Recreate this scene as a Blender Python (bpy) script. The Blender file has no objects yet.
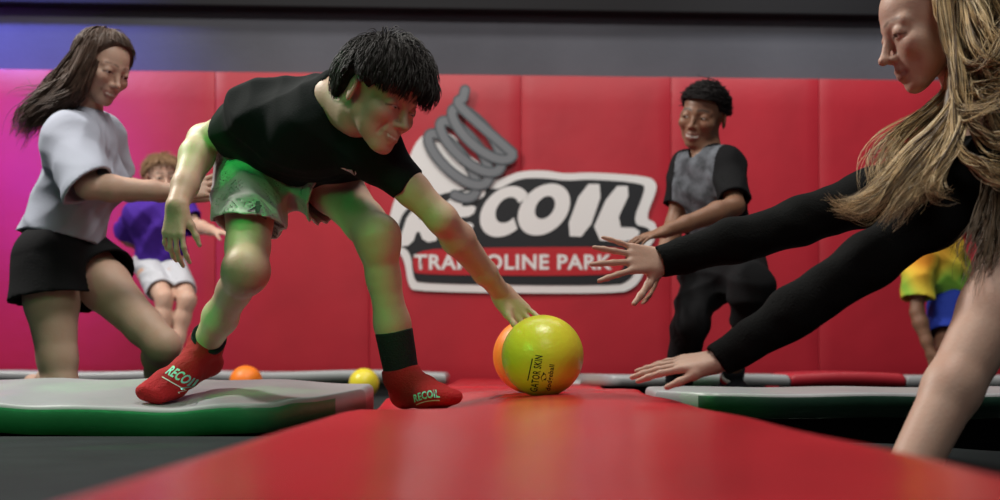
import bpy, bmesh, math, random
import numpy as np
from mathutils import Vector, Matrix
from mathutils.bvhtree import BVHTree
rng = np.random.default_rng(7)
random.seed(7)
C = bpy.context.scene.collection
f32 = np.float32
FPX, HOR, CAMZ = 1389.0, 360.0, 0.15          # focal length in pixels, horizon row, camera height (floor is z = 0)

def P(px, py, D):
    "point of the place seen at pixel (px, py) at depth D metres"
    return np.array([(px-500.0)/FPX*D, D, (HOR-py)/FPX*D+CAMZ])
def V(*a): return np.array(a, float)
def nrm(v):
    v = np.asarray(v, float); return v/(np.linalg.norm(v)+1e-12)
def lerp(a, b, t): return np.asarray(a)*(1-t)+np.asarray(b)*t

# ------------------------------------------------------------------ materials
def mat(name, col, rough=0.6, spec=0.5, bump=0.0, bscale=60.0, var=0.0, vscale=8.0, emis=None, sheen=0.0, coat=0.0, metal=0.0, sss=0.0, trans=0.0, aniso=None):
    m = bpy.data.materials.new(name); m.use_nodes = True
    nt = m.node_tree; b = nt.nodes['Principled BSDF']
    b.inputs['Base Color'].default_value = (*col, 1); b.inputs['Roughness'].default_value = rough
    b.inputs['Specular IOR Level'].default_value = spec
    b.inputs['Metallic'].default_value = metal
    if sheen: b.inputs['Sheen Weight'].default_value = sheen
    if coat: b.inputs['Coat Weight'].default_value = coat
    if sss:
        b.inputs['Subsurface Weight'].default_value = sss
        b.inputs['Subsurface Radius'].default_value = (0.012, 0.005, 0.003)
        b.inputs['Subsurface Scale'].default_value = 1.0
    tc = nt.nodes.new('ShaderNodeTexCoord')
    if var:
        n = nt.nodes.new('ShaderNodeTexNoise'); n.inputs['Scale'].default_value = vscale; n.inputs['Detail'].default_value = 5
        nt.links.new(tc.outputs['Object'], n.inputs['Vector'])
        r = nt.nodes.new('ShaderNodeMapRange'); r.inputs['From Min'].default_value = 0.3; r.inputs['From Max'].default_value = 0.7
        r.inputs['To Min'].default_value = 1-var; r.inputs['To Max'].default_value = 1+var
        nt.links.new(n.outputs['Fac'], r.inputs['Value'])
        mx = nt.nodes.new('ShaderNodeVectorMath'); mx.operation = 'SCALE'; mx.inputs[0].default_value = col
        nt.links.new(r.outputs['Result'], mx.inputs['Scale']); nt.links.new(mx.outputs['Vector'], b.inputs['Base Color'])
    if bump:
        n = nt.nodes.new('ShaderNodeTexNoise'); n.inputs['Scale'].default_value = bscale; n.inputs['Detail'].default_value = 6
        nt.links.new(tc.outputs['Object'], n.inputs['Vector'])
        bp = nt.nodes.new('ShaderNodeBump'); bp.inputs['Strength'].default_value = bump; bp.inputs['Distance'].default_value = 0.01
        nt.links.new(n.outputs['Fac'], bp.inputs['Height']); nt.links.new(bp.outputs['Normal'], b.inputs['Normal'])
    return m

def skin_mat(name, col, lip, brow, rough=0.5):
    m = mat(name, col, rough, 0.35, bump=0.08, bscale=180, sss=0.12)
    nt = m.node_tree; b = nt.nodes['Principled BSDF']; L = nt.links.new
    n = nt.nodes.new('ShaderNodeTexNoise'); n.inputs['Scale'].default_value = 22; n.inputs['Detail'].default_value = 4
    tc = nt.nodes.new('ShaderNodeTexCoord'); L(tc.outputs['Object'], n.inputs['Vector'])
    def mix(fac, a, bcol):
        x = nt.nodes.new('ShaderNodeMix'); x.data_type = 'RGBA'
        if isinstance(fac, float): x.inputs[0].default_value = fac
        else: L(fac, x.inputs[0])
        if isinstance(a, tuple): x.inputs[6].default_value = (*a, 1)
        else: L(a, x.inputs[6])
        x.inputs[7].default_value = (*bcol, 1)
        return x.outputs[2]
    r = nt.nodes.new('ShaderNodeMapRange'); r.inputs['From Min'].default_value = 0.4; r.inputs['From Max'].default_value = 0.75; r.inputs['To Max'].default_value = 0.35
    L(n.outputs['Fac'], r.inputs['Value'])
    c = mix(r.outputs['Result'], tuple(col), (col[0]*0.95, col[1]*0.72, col[2]*0.68))
    for a, cc in (('flush', (min(1, col[0]*1.0), col[1]*0.62, col[2]*0.58)), ('lip', lip), ('brow', brow), ('teeth', (0.62, 0.58, 0.53)), ('dark', (0.03, 0.015, 0.012))):
        at = nt.nodes.new('ShaderNodeAttribute'); at.attribute_name = a
        c = mix(at.outputs['Fac'], c, cc)
    L(c, b.inputs['Base Color'])
    return m

# ------------------------------------------------------------------ objects
def tag(o, label=None, cat=None, group=None, kind=None):
    if label: o['label'] = label
    if cat: o['category'] = cat
    if group: o['group'] = group
    if kind: o['kind'] = kind
    return o
def empty(name, loc, **k):
    o = bpy.data.objects.new(name, None); C.objects.link(o); o.location = Vector(loc); o.empty_display_size = 0.05
    tag(o, **k); return o
def link_mesh(name, me, material, parent=None, origin=None):
    "mesh given in world coordinates; its origin is moved to `origin` (or the parent's)"
    if origin is None: origin = Vector(parent.matrix_world.translation) if parent is not None else Vector((0, 0, 0))
    if parent is not None and origin is not None:
        pw = world_loc(parent)
    else: pw = Vector((0, 0, 0))
    origin = Vector(origin) if parent is None else pw
    me.transform(Matrix.Translation(-origin))
    o = bpy.data.objects.new(name, me); C.objects.link(o)
    ms = material if isinstance(material, (list, tuple)) else [material]
    for x in ms: me.materials.append(x)
    if parent is None: o.location = origin
    else: o.parent = parent
    return o
def world_loc(o):
    v = Vector(o.location)
    while o.parent is not None:
        o = o.parent; v = v+Vector(o.location)
    return v
def np_mesh(name, verts, quads, smooth=True):
    me = bpy.data.meshes.new(name)
    verts = np.asarray(verts, f32); quads = np.asarray(quads, np.int32)
    n = quads.shape[1]
    me.vertices.add(len(verts)); me.vertices.foreach_set('co', verts.ravel())
    me.loops.add(quads.size); me.loops.foreach_set('vertex_index', quads.ravel())
    me.polygons.add(len(quads)); me.polygons.foreach_set('loop_start', np.arange(0, quads.size, n, dtype=np.int32))
    me.polygons.foreach_set('loop_total', np.full(len(quads), n, np.int32))
    me.polygons.foreach_set('use_smooth', np.full(len(quads), smooth))
    me.update(calc_edges=True); me.validate()
    return me

# ------------------------------------------------------------------ implicit surfaces
def smin(a, b, k):
    if k <= 0: return np.minimum(a, b)
    h = np.maximum(k-np.abs(a-b), 0)/k
    return np.minimum(a, b)-h*h*(k*0.25)
def smax(a, b, k): return -smin(-a, -b, k)
def cone_d(X, Y, Z, a, b, ra, rb, axis=None, flat=1.0):
    a = np.asarray(a, f32); b = np.asarray(b, f32); ba = b-a; L2 = float(ba@ba)+1e-12
    x, y, z = X-a[0], Y-a[1], Z-a[2]
    t = np.clip((x*ba[0]+y*ba[1]+z*ba[2])/L2, 0, 1)
    x = x-t*ba[0]; y = y-t*ba[1]; z = z-t*ba[2]
    if axis is not None:
        n = nrm(axis).astype(f32); e = (x*n[0]+y*n[1]+z*n[2])*f32(1/flat-1)
        x = x+e*n[0]; y = y+e*n[1]; z = z+e*n[2]
    r = f32(ra)+t*f32(rb-ra)
    d = np.sqrt(x*x+y*y+z*z)-r
    return d*f32(min(1.0, flat)) if axis is not None and flat < 0.9 else d
def ell_d(X, Y, Z, c, rad, R=None):
    x, y, z = X-c[0], Y-c[1], Z-c[2]
    if R is not None:
        x, y, z = (x*R[0][0]+y*R[0][1]+z*R[0][2], x*R[1][0]+y*R[1][1]+z*R[1][2], x*R[2][0]+y*R[2][1]+z*R[2][2])
    k0 = np.sqrt((x/rad[0])**2+(y/rad[1])**2+(z/rad[2])**2)
    k1 = np.sqrt((x/rad[0]**2)**2+(y/rad[1]**2)**2+(z/rad[2]**2)**2)+1e-9
    return k0*(k0-1)/k1

class SDF:
    def __init__(s): s.ops = []
    def cone(s, a, b, ra, rb=None, k=0.012, axis=None, flat=1.0, cap=False, ext=0.06, mode='u', capn=None):
        rb = ra if rb is None else rb
        a = np.asarray(a, float); b = np.asarray(b, float); r = max(ra, rb)
        s.ops.append(dict(t='cone', a=a, b=b, ra=ra, rb=rb, k=k, axis=axis, flat=flat, cap=cap, ext=ext, mode=mode, capn=capn, lo=np.minimum(a, b)-r, hi=np.maximum(a, b)+r)); return s
    def chain(s, pts, rs, **kw):
        for i in range(len(pts)-1): s.cone(pts[i], pts[i+1], rs[i], rs[i+1], **kw)
        return s
    def ell(s, c, rad, R=None, k=0.012, mode='u'):
        r = max(rad); c = np.asarray(c, float)
        s.ops.append(dict(t='ell', c=c, rad=rad, R=R, k=k, mode=mode, lo=c-r, hi=c+r)); return s
    def fn(s, f, lo, hi, k=0.012, mode='u'):
        s.ops.append(dict(t='fn', f=f, k=k, mode=mode, lo=np.asarray(lo, float), hi=np.asarray(hi, float))); return s
    def mesh(s, name, h, shell=None, noise=None, cuts=()):
        us = [o for o in s.ops if o['mode'] == 'u']
        lo = np.min([o['lo'] for o in us], 0)-0.03; hi = np.max([o['hi'] for o in us], 0)+0.03
        n = np.ceil((hi-lo)/h).astype(int)+1
        ax = [(lo[i]+np.arange(n[i])*h).astype(f32) for i in range(3)]
        d = np.full(n, 9.0, f32); d2 = d.copy() if shell else None
        for o in s.ops:
            pad = o['k']+3*h+(0.02 if noise else 0)+(o['ext']+o['rb'] if (shell and o.get('cap')) else 0)+(shell or 0)
            i0 = np.maximum(np.floor((o['lo']-pad-lo)/h).astype(int), 0); i1 = np.minimum(np.ceil((o['hi']+pad-lo)/h).astype(int)+1, n)
            if np.any(i1 <= i0): continue
            sl = tuple(slice(i0[i], i1[i]) for i in range(3))
            X = ax[0][sl[0]][:, None, None]; Y = ax[1][sl[1]][None, :, None]; Z = ax[2][sl[2]][None, None, :]
            q2 = None
            if o['t'] == 'cone':
                q = cone_d(X, Y, Z, o['a'], o['b'], o['ra'], o['rb'], o['axis'], o['flat'])
                if o['cap']:
                    u = nrm(o['b']-o['a']); L = np.linalg.norm(o['b']-o['a'])
                    if shell:
                        e = o['ext']; q2 = cone_d(X, Y, Z, o['a'], o['b']+u*e, o['ra'], o['rb']+(o['rb']-o['ra'])*e/L, o['axis'], o['flat'])
                    # lengthen, then slice flat
                    q = cone_d(X, Y, Z, o['a'], o['b']+u*o['rb'], o['ra'], o['rb']+(o['rb']-o['ra'])*o['rb']/L, o['axis'], o['flat'])
                    w = u if o['capn'] is None else nrm(o['capn'])
                    if o['capn'] is not None: q = cone_d(X, Y, Z, o['a'], o['b']+u*o['rb']*1.6, o['ra'], o['rb']+(o['rb']-o['ra'])*o['rb']*1.6/L, o['axis'], o['flat'])
                    pl = (X-f32(o['b'][0]))*f32(w[0])+(Y-f32(o['b'][1]))*f32(w[1])+(Z-f32(o['b'][2]))*f32(w[2])
                    q = np.maximum(q, pl)
            elif o['t'] == 'ell': q = ell_d(X, Y, Z, o['c'].astype(f32), o['rad'], o['R'])
            else: q = o['f'](X, Y, Z)
            if q2 is None: q2 = q
            q = np.broadcast_to(q, d[sl].shape)
            if o['mode'] == 'u':
                d[sl] = smin(d[sl], q, o['k'])
                if shell: d2[sl] = smin(d2[sl], q2, o['k'])
            else: d[sl] = smax(d[sl], -q, o['k'])
        X = ax[0][:, None, None]; Y = ax[1][None, :, None]; Z = ax[2][None, None, :]
        if noise is not None:
            w = noise(X, Y, Z).astype(f32); d += w
            if shell: d2 += w
        if shell: d = np.maximum(d, -(d2+f32(shell)))
        for p, nn in cuts:
            nn = nrm(nn); d = np.maximum(d, (X-f32(p[0]))*f32(nn[0])+(Y-f32(p[1]))*f32(nn[1])+(Z-f32(p[2]))*f32(nn[2]))
        d[0] = d[-1] = 9; d[:, 0] = d[:, -1] = 9; d[:, :, 0] = d[:, :, -1] = 9
        v, q = surface_nets(d, lo, h)
        return np_mesh(name, v, q), v

def surface_nets(d, lo, h):
    s = d < 0
    cnt = np.zeros(tuple(x-1 for x in d.shape), np.int8)
    offs = [(i, j, k) for i in (0, 1) for j in (0, 1) for k in (0, 1)]
    def sub(a, o): return a[o[0]:a.shape[0]-1+o[0], o[1]:a.shape[1]-1+o[1], o[2]:a.shape[2]-1+o[2]]
    for o in offs: cnt += sub(s, o)
    mask = (cnt > 0) & (cnt < 8)
    ci = np.argwhere(mask)
    idx = np.full(cnt.shape, -1, np.int32); idx[mask] = np.arange(len(ci))
    pos = np.zeros((len(ci), 3)); num = np.zeros(len(ci))
    dv = {o: d[ci[:, 0]+o[0], ci[:, 1]+o[1], ci[:, 2]+o[2]] for o in offs}
    for o in offs:
        for a in range(3):
            if o[a] == 0:
                o2 = list(o); o2[a] = 1; o2 = tuple(o2)
                A, B = dv[o], dv[o2]; cr = (A < 0) != (B < 0)
                t = np.where(cr, A/np.where(cr, A-B, 1), 0)
                p = np.tile(np.array(o, float), (len(ci), 1)); p[:, a] = t
                pos += p*cr[:, None]; num += cr
    v = np.asarray(lo)+(ci+pos/num[:, None])*h
    quads = []
    for a in range(3):
        b, c = (a+1) % 3, (a+2) % 3
        s1 = [slice(1, -1)]*3; s1[a] = slice(0, -1); s2 = list(s1); s2[a] = slice(1, None)
        A = s[tuple(s1)]; B = s[tuple(s2)]
        e = np.argwhere(A != B); fl = A[tuple(e.T)]
        off = np.ones(3, int); off[a] = 0; e = e+off
        def g(db, dc):
            q = e.copy(); q[:, b] += db; q[:, c] += dc
            return idx[q[:, 0], q[:, 1], q[:, 2]]
        Q = np.stack([g(-1, -1), g(0, -1), g(0, 0), g(-1, 0)], 1)
        Q[~fl] = Q[~fl][:, ::-1]
        quads.append(Q)
    return v, np.concatenate(quads)

def folds(amp, freq, seed, stretch=(1, 1, 1)):
    "creased cloth: a few warped, ridged waves"
    r = np.random.default_rng(seed); ws = []
    for i in range(5):
        dr = nrm(r.normal(size=3)*np.array(stretch)); fq = freq*(.7, 1.0, 1.3, 1.7, 2.3)[i]
        ws.append((dr*fq, r.random()*6.28, r.normal(size=3)*freq*.22, r.random()*6.28, r.normal(size=3)*freq*.30, r.random()*6.28, (1, .9, .7, .5, .35)[i]))
    def f(X, Y, Z):
        o = 0; dot = lambda w: X*f32(w[0])+Y*f32(w[1])+Z*f32(w[2])
        for w, p, w2, p2, w3, p3, a in ws:
            q = np.sin(dot(w)+f32(p)+2.0*np.sin(dot(w2)+f32(p2)))
            m = .5+.5*np.sin(dot(w3)+f32(p3))
            o = o+a*m*(.55-np.sqrt(q*q+f32(.02)))
        return o*f32(-amp*1.1)
    return f

# ------------------------------------------------------------------ head
class Head:
    "frame: c centre between the ears at eye level, f forward, u up, H chin-to-crown height"
    def __init__(s, c, f, u, H, smile=0.0, open_=0.0, nose=1.0, jaw=1.0, fem=0.0, lips=1.0, lid=0.0):
        s.c = np.asarray(c, float); s.f = nrm(f); u = np.asarray(u, float); s.u = nrm(u-s.f*(u@s.f)); s.s = np.cross(s.f, s.u)   # s points to the person's right
        s.H = H; s.smile = smile; s.open = open_; s.nose = nose; s.jaw = jaw; s.fem = fem; s.lips = lips; s.lid = lid
    def w(s, a, b, c): return s.c+s.H*(a*s.s+b*s.f+c*s.u)      # local (side, forward, up) -> world
    def loc(s, p):
        q = (np.asarray(p)-s.c)/s.H; return np.stack([q@s.s, q@s.f, q@s.u], -1)
    def lip_pts(s):
        sm = s.smile; w = 0.088+0.035*sm
        up = [V(0, .398, -.274), V(w*.5, .388, -.277+.008*sm), V(w, .340-.03*sm, -.295+.035*sm)]
        lo = [V(0, .392, -.322-.03*s.open), V(w*.5, .381, -.317-.022*s.open+.006*sm), V(w, .340-.03*sm, -.297+.035*sm)]
        return up, lo
    def brow_pts(s): return [V(.05, .385, .105), V(.13, .372, .128), V(.215, .305, .105)]
    def sdf(s, X, Y, Z):
        H = s.H; x, y, z = (X-f32(s.c[0]))/f32(H), (Y-f32(s.c[1]))/f32(H), (Z-f32(s.c[2]))/f32(H)
        S = x*f32(s.s[0])+y*f32(s.s[1])+z*f32(s.s[2]); F = x*f32(s.f[0])+y*f32(s.f[1])+z*f32(s.f[2]); U = x*f32(s.u[0])+y*f32(s.u[1])+z*f32(s.u[2])
        A = np.sqrt(S*S+f32(1e-6)); sm = s.smile; j = s.jaw
        E = lambda c, r: ell_d(A, F, U, c, r)
        K = lambda a, b, ra, rb: cone_d(A, F, U, a, b, ra, rb)
        d = ell_d(S, F, U, (0, -.05, .13), (.325, .43, .365))
        d = smin(d, cone_d(S, F, U, (0, .12, -.05), (0, .22, -.30), .25, .15), .10)
        d = smin(d, K((.205*j, 0, -.19), (.075, .27, -.405), .085, .07), .09)
        d = smin(d, E((.15, .17, -.23), (.11, .12, .15)), .09)
        d = smin(d, ell_d(S, F, U, (0, .305, -.425), (.09, .075, .065)), .06)
        d = smin(d, E((.165, .235, -.12+.02*sm), (.13+.01*sm, .13+.015*sm, .12)), .07)
        d = smin(d, K((.035, .345, .085), (.20, .27, .075), .05-.012*s.fem, .05), .05)
        d = smin(d, ell_d(S, F, U, (0, .285, -.235), (.15, .115, .16)), .06)
        d = smax(d, -E((.15, .445, .012), (.080, .085, .058)), .05)
        d = smin(d, cone_d(S, F, U, (0, .355, .055), (0, .425+.03*s.nose, -.135), .030, .036), .05)
        d = smin(d, ell_d(S, F, U, (0, .436+.034*s.nose, -.152), (.042, .046, .038)), .03)
        d = smin(d, E((.045, .402, -.168), (.030, .046, .030)), .025)
        d = smax(d, -E((.024, .435, -.198), (.014, .028, .014)), .012)
        C3 = (.148, .300, .0); X2 = A-f32(C3[0])
        lid = np.sqrt(X2*X2+(F-f32(C3[1]))**2+(U-f32(C3[2]))**2)-f32(.0835)
        up_ = f32(.016-.010*sm-s.lid)-X2*f32(.06)-X2*X2*f32(3.2); lo_ = f32(-.026+.008*sm)+X2*X2*f32(2.2)
        d = smin(d, np.maximum(lid, up_-U), .008); d = smin(d, np.maximum(lid+f32(.002), U-lo_), .012)
        d = smin(d, np.sqrt(X2*X2+(F-f32(C3[1]))**2+(U-f32(C3[2]))**2)-f32(.066), .006)
        up, lo = s.lip_pts(); r = .024*s.lips*(1-.2*sm)
        d = smin(d, cone_d(S, F, U, (0, .37, -.29), (0, .36, -.32), .055, .055), .05)
        for q, rr in ((up, r), (lo, r*1.15)):
            d = smin(d, K(q[0], q[1], rr, rr*.9), .016); d = smin(d, K(q[1], q[2], rr*.9, rr*.4), .016)
        o = s.open; g = .006+.013*o
        d = smax(d, -K((0, .44, -.297-.012*o), (up[2][0]*.6, .41, -.296-.008*o+.008*sm), g, g), .01)
        d = smax(d, -K((up[2][0]*.6, .41, -.296-.008*o+.008*sm), (up[2][0]*1.0, .355, up[2][2]), g, .005), .01)
        if sm: d = smax(d, -K((up[2][0]+.03, .345, -.2), (up[2][0]+.045, .315, -.3), .012, .012), .035)
        e = ell_d(A*f32(.85)-F*f32(.53), F*f32(.85)+A*f32(.53), U, (.325, .145, -.03), (.032, .078, .125))
        e = smax(e, -ell_d(A*f32(.85)-F*f32(.53), F*f32(.85)+A*f32(.53), U, (.363, .155, -.015), (.026, .042, .07)), .02)
        d = smin(d, e, .025)
        return d*f32(H)
    def add(s, S, k=0.02): S.fn(s.sdf, s.c-s.H*.62, s.c+s.H*.62, k=k)
    def masks(s, me, v):
        q = s.loc(v); A = np.abs(q[:, 0]); Q = np.stack([A, q[:, 1], q[:, 2]], -1)
        near = (np.abs(q) < .8).all(1)
        def seg(pts, r0, r1):
            D = np.full(len(v), 9.0)
            for a, b in zip(pts[:-1], pts[1:]):
                ba = b-a; t = np.clip(((Q-a)@ba)/(ba@ba), 0, 1); D = np.minimum(D, np.linalg.norm(Q-a-t[:, None]*ba, axis=1))
            return np.clip((r1-D)/(r1-r0), 0, 1)*near
        up, lo = s.lip_pts()
        lip = np.maximum(seg(up, .020*s.lips, .034*s.lips), seg(lo, .024*s.lips, .038*s.lips))*.75
        brow = seg(s.brow_pts(), .008, .030-.010*s.fem)*(.85-.25*s.fem)*(q[:, 1] > .2)
        flush = np.clip(1-np.linalg.norm((Q-V(.19, .30, -.12))/V(.13, .2, .11), axis=1), 0, 1)*.28*near
        ne = np.clip(1-np.linalg.norm((Q-V(0, .49, -.16))/V(.08, .1, .07), axis=1), 0, 1)*.35*near
        er = np.clip(1-np.linalg.norm((Q-V(.35, -.05, -.03))/V(.12, .14, .2), axis=1), 0, 1)*.6*near
        flush = np.maximum(np.maximum(flush, ne), er)
        mz = -.297-.012*s.open
        inm = (A < up[2][0]*.8) & (q[:, 1] > .30) & near
        teeth = (inm & (np.abs(q[:, 2]-(mz+.006*s.open+.02*s.smile*(A/up[2][0])**2)) < .007+.009*s.open) & (s.open > 0)).astype(float)
        dark = np.zeros(len(v)) if s.open > 0 else seg([V(0, .41, -.297), V(up[2][0], .36, up[2][2])], .004, .012)*.7
        X2 = A-.148; lash = np.exp(-((q[:, 2]-(.016-.010*s.smile-s.lid-X2*.06-X2*X2*3.2))/.009)**2)*(np.abs(X2) < .085)*(np.abs(q[:, 1]-.36) < .08)*near
        dark = np.maximum(dark, lash*.85)
        for n, a in (('lip', lip*(1-teeth)), ('brow', brow), ('flush', flush), ('teeth', teeth), ('dark', dark)):
            at = me.attributes.new(n, 'FLOAT', 'POINT'); at.data.foreach_set('value', a.astype(f32))

def uvsphere(c, r, f, n=24, m=16):
    "sphere with its pole along f; returns verts and faces"
    f = nrm(f); a = nrm(np.cross(f, V(.3, .1, .9))); b = np.cross(f, a)
    vs = [np.asarray(c)+f*r]
    for i in range(1, m):
        th = math.pi*i/m
        for j in range(n):
            ph = 2*math.pi*j/n; vs.append(np.asarray(c)+r*(f*math.cos(th)+(a*math.cos(ph)+b*math.sin(ph))*math.sin(th)))
    vs.append(np.asarray(c)-f*r); fs = []
    for j in range(n): fs.append((0, 1+j, 1+(j+1) % n))
    for i in range(m-2):
        for j in range(n):
            k = 1+i*n; fs.append((k+j, k+n+j, k+n+(j+1) % n, k+(j+1) % n))
    k = 1+(m-2)*n
    for j in range(n): fs.append((k+j, len(vs)-1, k+(j+1) % n))
    return vs, fs
def eyes(hd, parent, look, mats, iris=.030):
    for sg in (1, -1):
        c = hd.w(sg*.148, .300, 0); r = hd.H*.0775
        vs, fs = uvsphere(c, r, nrm(look), 28, 24)
        me = bpy.data.meshes.new('eye'); me.from_pydata([tuple(v) for v in vs], [], fs)
        for p in me.polygons:
            p.use_smooth = True
            a = math.acos(max(-1, min(1, float(nrm(np.array(p.center)-c)@nrm(look)))))
            p.material_index = 2 if a < .18 else (1 if a < .42 else 0)
        link_mesh('eye', me, mats, parent)

# ------------------------------------------------------------------ hands
def hand(S, wrist, f, n, thumb, L, curl=(.3, .3, .3, .3), spread=.12, tcurl=.3, tout=.7, tdown=.35, bend=None, thick=1.0):
    "wrist point, f toward the fingers, n out of the palm, thumb = side of the thumb; L = wrist to middle fingertip"
    f = nrm(f); n = np.asarray(n, float); n = nrm(n-f*(n@f)); t = np.cross(f, n); t = t if t@np.asarray(thumb) > 0 else -t
    w = np.asarray(wrist, float); k = .004; g = thick
    knu = []; mc = .47*L
    offs = [.165, .055, -.055, -.155]; lens = [.43, .48, .445, .35]; rad = [.046, .048, .045, .039]; fwd = [.985, 1.0, .965, .90]
    for i in range(4):
        kp = w+f*(mc*fwd[i])+t*(offs[i]*L)-n*(.012*L)
        S.cone(w+t*(offs[i]*L*.6), kp, .085*L*g, .058*L*g, k=.012, axis=n, flat=.85)
        knu.append(kp)
    S.cone(w+t*(.09*L)+n*(.03*L)+f*(.1*L), w+t*(.10*L)+f*(.25*L)+n*(.04*L), .075*L*g, .06*L*g, k=.012)
    for i in range(4):
        a = (offs[i]/.155)*spread; d = nrm(f*math.cos(a)+t*math.sin(a)); p = knu[i]; ang = 0.0
        fl = lens[i]*L*1.12; r = rad[i]*L*g
        c = curl[i]
        for seg, (pl, ca) in enumerate(((.45, .55), (.30, 1.0), (.25, .75))):
            ang += c*ca; dd = d*math.cos(ang)+n*math.sin(ang); q = p+dd*fl*pl
            r2 = r*(.93 if seg < 2 else .82)
            S.cone(p, q, r, r2, k=k); p = q; r = r2
    b = w+f*(.10*L)+t*(.12*L)+n*(.03*L)
    d = nrm(f*math.cos(tout)+t*math.sin(tout)+n*tdown); p = b; r = .068*L*g
    for seg, pl in enumerate((.24, .19, .15)):
        q = p+d*L*pl; r2 = r*(.83 if seg < 2 else .8); S.cone(p, q, r, r2, k=.006 if seg else .012); p = q; r = r2
        d = nrm(d+f*tcurl*.5-t*tcurl*.3+n*tcurl*.2)

# ------------------------------------------------------------------ limbs and trunk
def arm(S, sh, el, wr, s, rs=1.0, k=0.015):
    sh, el, wr = map(np.asarray, (sh, el, wr)); q = s*rs
    S.chain([sh, lerp(sh, el, .2), lerp(sh, el, .6), el], [.052*q, .050*q, .042*q, .037*q], k=k)
    S.chain([el, lerp(el, wr, .25), lerp(el, wr, .7), wr], [.038*q, .042*q, .031*q, .0255*q], k=k)
def leg(S, hip, kn, an, s, rs=1.0, k=0.02, fat=1.0, calf=1.0):
    hip, kn, an = map(np.asarray, (hip, kn, an)); q = s*rs
    bend = nrm(hip-kn)+nrm(an-kn); fr = -nrm(bend) if np.linalg.norm(bend) > .15 else V(0, -1, 0)
    S.chain([hip, lerp(hip, kn, .35), lerp(hip, kn, .8), kn], [.088*q*fat, .080*q*fat, .058*q*fat, .053*q], k=k)
    S.cone(kn+fr*.012*q, kn+fr*.014*q+nrm(an-kn)*.03*q, .046*q, .040*q, k=k)
    cb = -fr*.014*q*calf; ax = an-kn
    S.chain([kn+ax*.02, kn+ax*.28+cb, kn+ax*.62+cb*.4, an], [.050*q, .052*q*(.5+.5*calf)*.98, .041*q, .034*q], k=k)
def foot(S, an, heel, toe, s, up=(0, 0, 1), grow=0.0, k=0.015):
    an, heel, toe = map(np.asarray, (an, heel, toe)); u = nrm(up); g = grow
    heel = heel+u*.026*s; toe = toe+u*.016*s; ball = lerp(heel, toe, .66)-u*.002*s
    S.cone(an, heel, .033*s+g, .026*s+g, k=k); S.cone(an, lerp(heel, toe, .45)+u*.012*s, .031*s+g, .026*s+g, k=k)
    lat = np.cross(u, nrm(toe-heel))
    S.cone(heel, ball, .027*s+g, .027*s+g, k=k, axis=u, flat=.85); S.cone(lerp(heel, toe, .45)+u*.012*s, ball, .026*s+g, .024*s+g, k=k)
    S.cone(ball-lat*.014*s, toe-lat*.012*s, .025*s+g, .015*s+g, k=k, axis=u, flat=.8); S.cone(ball+lat*.014*s, lerp(ball, toe, .85)+lat*.016*s, .024*s+g, .014*s+g, k=k, axis=u, flat=.8)
def trunk(S, hipL, hipR, shL, shR, neck, s, g=0.0, fat=1.0, wa=.125, ch=.150, pe=.150, k=.03, hem=None, bust=0.0):
    hipL, hipR, shL, shR, neck = map(np.asarray, (hipL, hipR, shL, shR, neck)); pel = (hipL+hipR)/2; top = (shL+shR)/2
    sp = top-pel; la = nrm((hipR-hipL)*.5+(shR-shL)*.5); fr = nrm(np.cross(sp, la))   # la toward the right side; fr = front
    q = s*fat
    waist = pel+sp*.38+fr*.0; chest = pel+sp*.76+fr*.008*s
    S.cone(pel-sp*.02, waist, pe*q+g, wa*q+g, k=k, axis=fr, flat=.68)
    S.cone(waist, chest, wa*q+g, ch*q+g, k=k, axis=fr, flat=.66)
    S.cone(chest, pel+sp*.93, ch*q+g, .10*q+g, k=k, axis=fr, flat=.62)
    S.cone(shL, shR, .050*s+g, .050*s+g, k=k)
    if bust:
        for sg in (1, -1): S.ell(chest-sp*.1+la*sg*.07*s+fr*.075*s, (.06*s*bust+g, .06*s*bust+g, .06*s*bust+g), k=.04)
    return pel, sp, la, fr

# ------------------------------------------------------------------ strands
def tubes(name, polys, radii, sides=4, taper=True, nmat=1, seed=0):
    "many thin tapering tubes in one mesh; polys: list of (n,3)"
    V_, Q_ = [], []; base = 0
    by = {}
    for p, r in zip(polys, radii): by.setdefault(len(p), []).append((p, r))
    for n, lst in by.items():
        A = np.array([x[0] for x in lst]); R = np.array([x[1] for x in lst])
        T = np.gradient(A, axis=1); T /= np.linalg.norm(T, axis=2, keepdims=True)+1e-9
        ref = np.array([.31, .77, .55]); N = np.cross(T, ref); N /= np.linalg.norm(N, axis=2, keepdims=True)+1e-9; B = np.cross(T, N)
        t = np.linspace(0, 1, n); tp = np.clip(1-(t-.55)/.45*.85, .12, 1) if taper else np.ones(n)
        rr = R[:, None]*tp[None, :]
        ring = np.stack([A+rr[..., None]*(math.cos(2*math.pi*j/sides)*N+math.sin(2*math.pi*j/sides)*B) for j in range(sides)], 2)
        m = len(lst); V_.append(ring.reshape(-1, 3))
        i = np.arange(m)[:, None, None]*(n*sides); a = np.arange(n-1)[None, :, None]*sides; j = np.arange(sides)[None, None, :]; j2 = (j+1) % sides
        Q_.append((np.stack([i+a+j, i+a+j2, i+a+sides+j2, i+a+sides+j], -1)+base).reshape(-1, 4)); base += m*n*sides
    me = np_mesh(name, np.concatenate(V_), np.concatenate(Q_))
    if nmat > 1:
        r = np.random.default_rng(seed); mi = []
        for n, lst in by.items(): mi.append(np.repeat(r.integers(0, nmat, len(lst)), (n-1)*sides))
        mi = np.concatenate(mi).astype(np.int32)
        if len(mi) == len(me.polygons): me.polygons.foreach_set('material_index', mi)
    return me
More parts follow.
